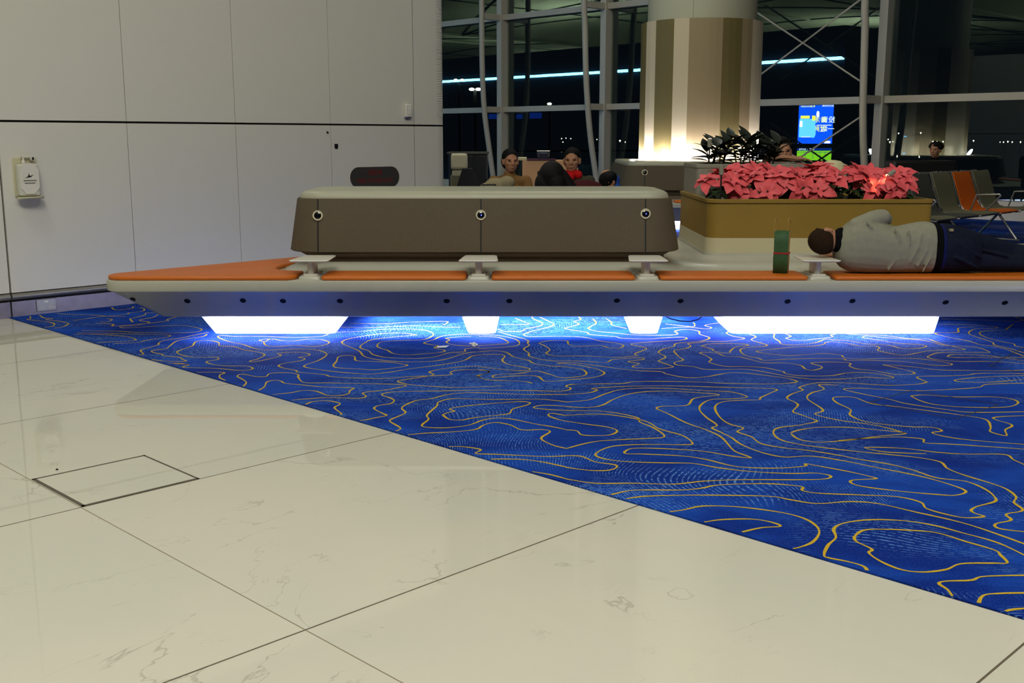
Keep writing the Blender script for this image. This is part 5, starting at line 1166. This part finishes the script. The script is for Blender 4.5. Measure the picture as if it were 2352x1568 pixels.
# dark seat squab and arm continuing beyond the last back
b2_ = base + Rm @ Vector((5*.6, .62, 0))
beam_row('beam_seating', 'second airport seat row, back to back behind the first, only top edges showing', (b2_.x, b2_.y, 0), rz+PI, ['seat_g','seat_t','seat_g','seat_t','seat_o'], ())
for (px,py,lab) in ((2199,464,'round blue-lit socket on the seating beam by the orange seat'),):
    p = at_y(px,py,13.3); 

# ================================================================== LEFT FAR CORNER
# white lounge chair, dark winged screen
p = at_y(1054, 410, 13.4); ch = thing('lounge_chair', 'high-backed cream lounge chair beside the end of the panel wall', 'chair', (p.x, 13.4, 0))
x0, x1 = at_y(1036,400,13.4).x, at_y(1074,400,13.4).x; zt, zm = at_y(1054,352,13.4).z, at_y(1054,389,13.4).z
mb = MB(); mb.box((x0,13.35,zm),(x1,13.47,zt)); hb_ = mb.build('headrest', M['cream'], ch, bevel=.03, segs=4)
mb = MB(); mb.box((x0+.012,13.38,zm-.09),(x1-.012,13.48,zm-.002)); mb.build('back_cushion', M['cream'], ch, bevel=.03, segs=3)
mb = MB(); mb.box((x0-.01,13.40,.38),(x1+.01,13.52,zm-.06)); mb.build('backrest', M['seat_t'], ch, bevel=.02)
mb = MB(); mb.box((x0-.02,12.95,.34),(x1+.02,13.42,.46)); mb.build('seat', M['cream'], ch, bevel=.03, segs=3)
mb = MB(); mb.lathe(((x0+x1)/2,13.2,.02), [(.17,0),(.17,.012),(.03,.03),(.028,.34)], 20); mb.build('pedestal', M['steel'], ch)
A_ = [at_y(1062,386,13.0), at_y(1085,386,13.0)]; zz = A_[0].z
mb = MB(); x0,x1 = A_[0].x, A_[1].x; mb.add([(x0-.30,12.98,0),(x1+.35,12.98,0),(x1,12.98,zz),(x0,12.98,zz),(x0-.30,13.04,0),(x1+.35,13.04,0),(x1,13.04,zz),(x0,13.04,zz)], [(0,1,2,3),(4,7,6,5),(0,3,7,4),(1,5,6,2),(2,6,7,3),(0,4,5,1)])
tag(mb.build('screen_panel', M['black'], bevel=.008), 'black tapering privacy screen beside the cream lounge chair', 'screen panel')
# black cabinet
x0,x1 = at_y(1030,345,15.0).x, at_y(1118,345,15.0).x; zt = at_y(1080,349,15.0).z
cb = thing('cabinet', 'low black cabinet behind the cream lounge chair', 'cabinet', ((x0+x1)/2,15.3,0)); mb = MB(); mb.box((x0,15.0,.0),(x1,15.6,zt-.03)); mb.build('body', M['dark'], cb, bevel=.006)
mb = MB(); mb.box((x0-.02,14.98,zt-.03),(x1+.02,15.62,zt)); mb.build('top', M['seat_g'], cb, bevel=.004)
for k in range(3): 
    w = (x1-x0)/3; mb = MB(); mb.box((x0+w*k+.01,14.985,.06),(x0+w*(k+1)-.01,14.999,zt-.05)); mb.build('door', M['dark'], cb, bevel=.003)
# peach counter
x0,x1 = at_y(1200,400,13.0).x, at_y(1328,400,13.0).x; zt = at_y(1250,366,13.0).z
ct = thing('counter', 'peach-coloured counter with dark plum top edge between the two seated people', 'counter', ((x0+x1)/2,13.2,0))
mb = MB(); mb.box((x0,13.0,0),(x1,13.5,zt-.012)); mb.build('front_panel', M['peach'], ct, bevel=.004)
xx = at_y(1211,364,13).x; xe = at_y(1277,364,13).x; mb = MB(); mb.box((xx,12.99,zt-.012),(xe,13.5,zt+.004)); mb.build('plum_mat', M['plum'], ct)
mb = MB(); mb.box((x0-.05,13.0,zt-.012),(xx-.004,13.5,zt+.02)); mb.build('top_left', M['creamcloth'], ct, bevel=.003)
p = at_y(1248, 357, 13.2); b = thing('handbag', 'dark blue handbag with light handles standing on the peach-coloured counter', 'bag', (p.x,13.2,zt+.004))
mb = MB(); slab(mb, rect(p.x-.07,13.12,p.x+.07,13.28), .03, [(zt+.005,.0),(zt+.06,-.006),(zt+.085,.01)], 5); mb.build('bag_body', mat('navy_bag',(24,30,52),.6), b)
for y in (13.11, 13.27): mb = MB(); mb.tube([(p.x-.055,y,zt+.03),(p.x-.075,y,zt+.095),(p.x+.075,y,zt+.095),(p.x+.055,y,zt+.03)], .005, 6); mb.build('handle', M['steel'], b)
# black bar loop above the backrest cushion (folded trolley handle)
P_ = [at_y(x,y,9.6) for x,y in ((1106,440),(1108,424.5),(1138,424),(1141,440))]; mb = MB(); mb.tube(P_, .008, 8); 
sc = thing('suitcase', 'black suitcase whose pull handle just shows over the long backrest', 'suitcase', ((P_[0].x+P_[3].x)/2, 9.6, 0)); mb.build('pull_handle', M['darkmetal'], sc)
mb = MB(); mb.box((P_[0].x-.12, 9.52, .05),(P_[3].x+.12, 9.76, .66)); mb.build('shell', M['black'], sc, bevel=.03, segs=3)
for x in (P_[0].x-.07, P_[3].x+.07):
    mb = MB(); mb.lathe((x-.012,9.64,.03), [(.028,0),(.028,.024)], 14, (1,0,0)); mb.build('wheel', M['darkmetal'], sc)
# far dark luggage cart by the curly-haired person
p = at_y(2115, 368, 15.9); mb = MB(); mb.box((p.x-.45,15.7,.05),(p.x+.45,16.1,p.z)); tag(mb.build('luggage_case', M['black'], bevel=.03, segs=3), 'large black case standing beside the curly-haired person near the glass', 'suitcase')

# ================================================================== WHAT THE GLASS REFLECTS: the hall behind the camera
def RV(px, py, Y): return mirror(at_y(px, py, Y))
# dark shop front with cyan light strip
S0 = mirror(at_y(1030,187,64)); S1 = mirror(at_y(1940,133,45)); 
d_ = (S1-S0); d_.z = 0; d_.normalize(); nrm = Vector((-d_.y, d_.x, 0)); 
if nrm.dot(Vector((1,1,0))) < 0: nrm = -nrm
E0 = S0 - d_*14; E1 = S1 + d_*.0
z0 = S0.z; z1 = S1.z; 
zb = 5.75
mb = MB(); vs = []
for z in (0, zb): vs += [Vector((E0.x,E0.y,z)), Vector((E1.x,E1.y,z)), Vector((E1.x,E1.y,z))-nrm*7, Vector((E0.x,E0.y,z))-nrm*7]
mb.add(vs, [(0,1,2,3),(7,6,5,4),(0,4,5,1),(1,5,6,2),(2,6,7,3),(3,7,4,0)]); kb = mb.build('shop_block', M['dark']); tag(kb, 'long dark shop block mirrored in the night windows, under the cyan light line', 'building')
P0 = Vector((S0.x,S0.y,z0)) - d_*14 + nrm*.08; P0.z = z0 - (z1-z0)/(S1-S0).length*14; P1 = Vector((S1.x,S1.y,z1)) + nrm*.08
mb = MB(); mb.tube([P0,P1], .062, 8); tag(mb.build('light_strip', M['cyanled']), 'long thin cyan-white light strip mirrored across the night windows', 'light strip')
# white slanting canopy edges
# advertising screen
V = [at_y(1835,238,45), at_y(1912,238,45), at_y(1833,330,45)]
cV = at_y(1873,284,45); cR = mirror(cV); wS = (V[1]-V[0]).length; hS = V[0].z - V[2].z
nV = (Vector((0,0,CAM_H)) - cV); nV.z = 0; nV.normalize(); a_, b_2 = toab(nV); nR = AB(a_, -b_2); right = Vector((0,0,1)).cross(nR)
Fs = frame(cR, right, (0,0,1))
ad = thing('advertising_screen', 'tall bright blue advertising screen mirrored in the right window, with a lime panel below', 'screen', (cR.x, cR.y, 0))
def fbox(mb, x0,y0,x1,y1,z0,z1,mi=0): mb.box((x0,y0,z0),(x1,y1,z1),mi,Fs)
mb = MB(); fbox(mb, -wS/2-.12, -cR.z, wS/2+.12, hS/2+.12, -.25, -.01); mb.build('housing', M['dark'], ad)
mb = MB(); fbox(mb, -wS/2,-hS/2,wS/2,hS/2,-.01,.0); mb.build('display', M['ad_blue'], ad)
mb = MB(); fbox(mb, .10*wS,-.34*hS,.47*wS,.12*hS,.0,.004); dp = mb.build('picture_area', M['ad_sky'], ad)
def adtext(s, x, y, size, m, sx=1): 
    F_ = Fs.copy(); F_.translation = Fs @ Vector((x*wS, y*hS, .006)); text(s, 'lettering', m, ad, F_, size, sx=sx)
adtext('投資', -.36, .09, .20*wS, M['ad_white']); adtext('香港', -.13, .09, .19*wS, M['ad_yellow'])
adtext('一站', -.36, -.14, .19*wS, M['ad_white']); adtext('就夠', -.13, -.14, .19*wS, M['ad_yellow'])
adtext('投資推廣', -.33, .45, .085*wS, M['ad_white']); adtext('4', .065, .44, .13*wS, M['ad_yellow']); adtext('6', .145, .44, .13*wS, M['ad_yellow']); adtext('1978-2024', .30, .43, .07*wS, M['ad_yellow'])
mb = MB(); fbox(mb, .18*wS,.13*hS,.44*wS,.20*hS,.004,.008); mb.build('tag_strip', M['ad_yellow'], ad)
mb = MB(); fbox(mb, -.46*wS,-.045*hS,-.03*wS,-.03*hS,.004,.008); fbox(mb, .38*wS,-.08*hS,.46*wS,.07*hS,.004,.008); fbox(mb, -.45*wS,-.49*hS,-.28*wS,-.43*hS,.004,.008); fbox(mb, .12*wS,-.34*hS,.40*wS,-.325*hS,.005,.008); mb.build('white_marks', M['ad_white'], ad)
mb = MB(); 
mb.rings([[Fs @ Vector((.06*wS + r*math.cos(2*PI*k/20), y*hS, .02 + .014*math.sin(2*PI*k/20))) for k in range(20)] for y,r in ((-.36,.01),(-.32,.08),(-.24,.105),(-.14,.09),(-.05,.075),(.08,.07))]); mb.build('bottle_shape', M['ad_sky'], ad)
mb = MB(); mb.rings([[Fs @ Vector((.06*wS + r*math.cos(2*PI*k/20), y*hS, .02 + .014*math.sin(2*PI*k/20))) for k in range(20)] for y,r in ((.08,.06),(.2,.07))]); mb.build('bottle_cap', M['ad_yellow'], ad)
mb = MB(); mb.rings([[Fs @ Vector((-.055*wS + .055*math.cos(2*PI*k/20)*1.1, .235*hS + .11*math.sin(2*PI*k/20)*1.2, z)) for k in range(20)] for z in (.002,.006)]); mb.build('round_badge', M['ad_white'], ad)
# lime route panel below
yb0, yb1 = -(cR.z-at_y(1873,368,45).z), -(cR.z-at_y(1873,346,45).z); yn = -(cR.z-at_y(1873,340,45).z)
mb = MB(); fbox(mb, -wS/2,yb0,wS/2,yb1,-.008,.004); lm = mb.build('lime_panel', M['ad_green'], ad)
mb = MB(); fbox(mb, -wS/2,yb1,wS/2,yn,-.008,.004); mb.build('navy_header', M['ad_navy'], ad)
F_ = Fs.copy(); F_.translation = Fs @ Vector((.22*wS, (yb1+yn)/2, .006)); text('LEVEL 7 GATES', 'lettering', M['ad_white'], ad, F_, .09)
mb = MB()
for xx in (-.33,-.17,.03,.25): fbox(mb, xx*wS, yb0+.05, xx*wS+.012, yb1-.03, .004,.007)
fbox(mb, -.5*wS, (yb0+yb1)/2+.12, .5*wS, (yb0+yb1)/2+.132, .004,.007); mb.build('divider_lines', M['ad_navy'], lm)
# blue band of far screens
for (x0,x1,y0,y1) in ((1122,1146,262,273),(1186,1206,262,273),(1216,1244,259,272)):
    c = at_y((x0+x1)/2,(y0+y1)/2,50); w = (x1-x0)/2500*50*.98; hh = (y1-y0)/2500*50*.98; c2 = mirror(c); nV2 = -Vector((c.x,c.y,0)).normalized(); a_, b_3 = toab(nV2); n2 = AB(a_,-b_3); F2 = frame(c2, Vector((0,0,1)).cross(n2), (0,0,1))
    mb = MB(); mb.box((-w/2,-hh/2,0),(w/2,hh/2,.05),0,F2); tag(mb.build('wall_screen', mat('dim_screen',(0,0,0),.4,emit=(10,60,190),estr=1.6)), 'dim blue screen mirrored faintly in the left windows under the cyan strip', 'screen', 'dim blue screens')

# ================================================================== CEILING: vaulted shells
mb = MB(); NA, NB = 60, 100; A0, A1, B0_, B1_ = -60, 120, -115, GLASS_B
def zc(a, b): 
    ph = (a*.5 + 3)/9.0; q = (ph % 2) - 1
    return 9.4 + 1.5*(1-q*q)
NAq = 160
for j in range(2):
    pass
vs = []; 
for i in range(NAq+1):
    a = A0 + (A1-A0)*i/NAq
    for b in (B0_, B1_): vs.append(AB(a,b,zc(a,b)))
mb.add(vs, [(2*i,2*i+1,2*i+3,2*i+2) for i in range(NAq)])
cl_ = mb.build('ceiling', M['ceil'], sharp=60); cl_['kind'] = 'structure'
# lattice seams and ribs on the shells
sm = MB(); rb = MB()
def run(fa, fb, r, m, n=26, dz=-.05):
    pts = []
    for k in range(n+1):
        t = k/n; a, b = fa(t), fb(t)
        pts.append(AB(a,b,zc(a,b)+dz))
    m.tube(pts, r, 4, cap=False)
for va in range(-3, 7):
    ac = va*36 - 6 + 18.0*0
    a0, a1 = ac, ac+36
    if a1 < -20 or a0 > 115: continue
    for kb in range(0, 6):
        b0 = -112 + kb*22
        run(lambda t: a0+(a1-a0)*t, lambda t: b0, .06, sm)
        run(lambda t: a0+(a1-a0)*t, lambda t: b0+22*t, .06, sm)
        run(lambda t: a0+(a1-a0)*t, lambda t: b0-22*t+22, .06, sm)
    for f in (0,.25,.5,.75): run(lambda t: a0+36*f, lambda t: -112+128*t, .10 if f in (0,.5) else .05, rb if f in (0,.5) else sm, 8)
s_ = sm.build('ceiling_seam', M['ceilrib']); s_['kind'] = 'structure'; s_.name = 'trim_2'
s_ = rb.build('trim_3', M['ceil']); s_['kind'] = 'structure'
mb = MB(); mb.abox((A0,A1),(B0_-.5,B0_),(0,14)); s_ = mb.build('wall_front', M['dark']); s_['kind'] = 'structure'

# ================================================================== OUTSIDE
W = bpy.data.worlds.new('night'); SC.world = W; W.use_nodes = True; bg = W.node_tree.nodes['Background']; bg.inputs[0].default_value = (.004,.006,.010,1); bg.inputs[1].default_value = .6
mb = MB(); mb.abox((-250, 350), (GLASS_B+.4, 420), (-4.2,-4)); g_ = mb.build('apron', M['asphalt']); g_['kind'] = 'structure'
def lampdot(px, py, Y, r, m, lab, grp, nm='distant_lamp'):
    p = at_y(px,py,Y); mb = MB(); mb.box((p.x-.03,p.y-.03,-4),(p.x+.03,p.y+.03,p.z-r*1.6),1); mb.lathe(p-Vector((0,0,r*.7)), [(r*.35,0),(r,.4*r),(r*.9,1.1*r),(r*.3,1.5*r)], 8); mb.box((p.x-r*.15,p.y-r*.1,p.z-r*1.6),(p.x+r*.15,p.y+r*.1,p.z-r*.6)); tag(mb.build(nm, [m, M['dark']]), lab, 'lamp', grp)
rr = random.Random(9)
for x,y in ((1290,318),(1300,317),(1311,318),(1293,326),(1362,319),(1371,320),(1424,323),(1436,326)): lampdot(x,y,230,.11 if x!=1424 else .18,M['citylight'],'tiny white distant lamp low beyond the middle windows','far lamps, middle windows')
for x,y in ((2064,306),(2040,320),(2036,326),(2044,326),(2051,325),(2115,305),(2143,325),(2152,325),(2166,325),(2236,323),(2297,326),(2305,326),(2315,325),(2325,326),(2344,326)): lampdot(x,y,230,rr.uniform(.10,.17),M['citylight'],'tiny white distant lamp low beyond the right-hand window','far lamps, right window')
for x,y in ((2077,313),(2081,313)): lampdot(x,y,230,.12,M['cityblue'],'tiny blue distant lamp beyond the right-hand window','blue far lamps')
for (px,py,Y,lab) in ((1054,183,140,'apron light mast with twin white lamps, farther one, beyond the left window'),(1091,205,110,'apron light mast with twin bright lamps beyond the left window'),(1262,238.5,140,'apron light mast with one bright lamp beyond the second window')):
    p = at_y(px,py,Y); t = thing('light_mast', lab, 'light mast', (p.x,p.y,-4)); mb = MB(); mb.tube([(p.x,p.y,-4),(p.x,p.y,p.z-.1)], .12, 8); mb.build('pole', M['seat_g'], t)
    for dx in ((-.32,.32) if px < 1200 else (0,)):
        mb = MB(); s = .20 if px > 1060 else .14; mb.ell(p+Vector((dx*Y/110,0,0)), (s*1.4,s,s*.7), None, 10, 6); mb.build('lamp_head', M['mastlight'], t)
# ================================================================== HALL LAMPS AND ADDED OVERHEAD LIGHTS
def area(name, loc, size, power, col, aim=(0,0,-1), sy=None, spread=None):
    L = bpy.data.lights.new(name, 'AREA'); L.energy = power; L.color = col; L.shape = 'RECTANGLE'; L.size = size; L.size_y = sy or size
    if spread: L.spread = spread
    o = bpy.data.objects.new(name, L); COL.objects.link(o); o.location = loc; o.rotation_euler = (-Vector(aim)).to_track_quat('Z','Y').to_euler(); return o
WARM = (1, .98, .87)
area('unseen_overhead_light', (-.5, -1.5, 7.8), 4, 580, WARM, (0.0,.15,-1))  # area lights without fixtures stand in for the hall's unseen overhead lighting
area('unseen_overhead_light', (4.5, .5, 7.8), 3, 255, WARM, (-.15,.1,-1))
area('unseen_overhead_light', (-3.5, 4.0, 7.5), 2, 85, WARM, (.1,.2,-1))
area('unseen_overhead_light', (1.0, 12.5, 8.2), 2.5, 150, WARM, (0,.45,-1))  # added light tilted toward the glazing to brighten its frames
area('unseen_overhead_light', (-5.0, 12, 9), 2, 190, WARM, (.55,.8,-1))  # another added light, thrown onto the mullions and tubes by the windows
# led strips on the underside of the front bench, washing the carpet beneath
for (x0, x1, y0, y1, pw) in ((-1.0, 1.25, 7.1, 8.3, 100), (1.4, 2.5, 7.5, 8.5, 34)):
    area('led_strip', ((x0+x1)/2, (y0+y1)/2, .168), x1-x0, pw, (.74,.84,1), (0,0,-1), y1-y0, 1.9)
# uplighters washing the shells of the hall behind
for (a,b,pw) in ((30,-12,500),(55,-25,1100),(75,-40,1200),(10,-22,600),(20,-45,1000),(45,-50,1100),(60,-70,1200),(85,-60,1200)):
    area('uplighter', AB(a,b,6.1), 4, pw, (.92,1,.80), (0,0,1))

# the next bench island to the right, whose plinth light spills onto the carpet
b3 = thing('bench_island', 'neighbouring bench island with glowing plinth just beyond the right edge of the view', 'bench', (4.6, 4.6, 0))
q3 = [Vector((2.62,4.2)), Vector((6.6,4.2)), Vector((6.6,6.0)), Vector((3.4,6.0))]
mb = MB(); slab(mb, q3, .2, [(.172,.34),(.172,.20),(.18,.17),(.352,.03),(.372,0),(.42,0),(ZS,.010),(ZS,.3)], 8); mb.build('bench_shell', M['shell'], b3, sharp=30)
mb = MB(); mb.rings([[Vector((p.x,p.y,z)) for p in fillet(inset(q3, d), .1, 6)] for z, d in ((.003,.50),(.171,.30))]); mb.build('light_plinth', M['led_body'], b3)
mb = MB(); slab(mb, [Vector((3.0,4.24)), Vector((6.4,4.24)), Vector((6.4,4.62)), Vector((3.2,4.62))], .025, [(ZS+.001,.006),(ZS+.006,0),(ZS+.02,0),(ZS+.027,.01)], 4); mb.build('seat_pad', M['orange'], b3, sharp=50)
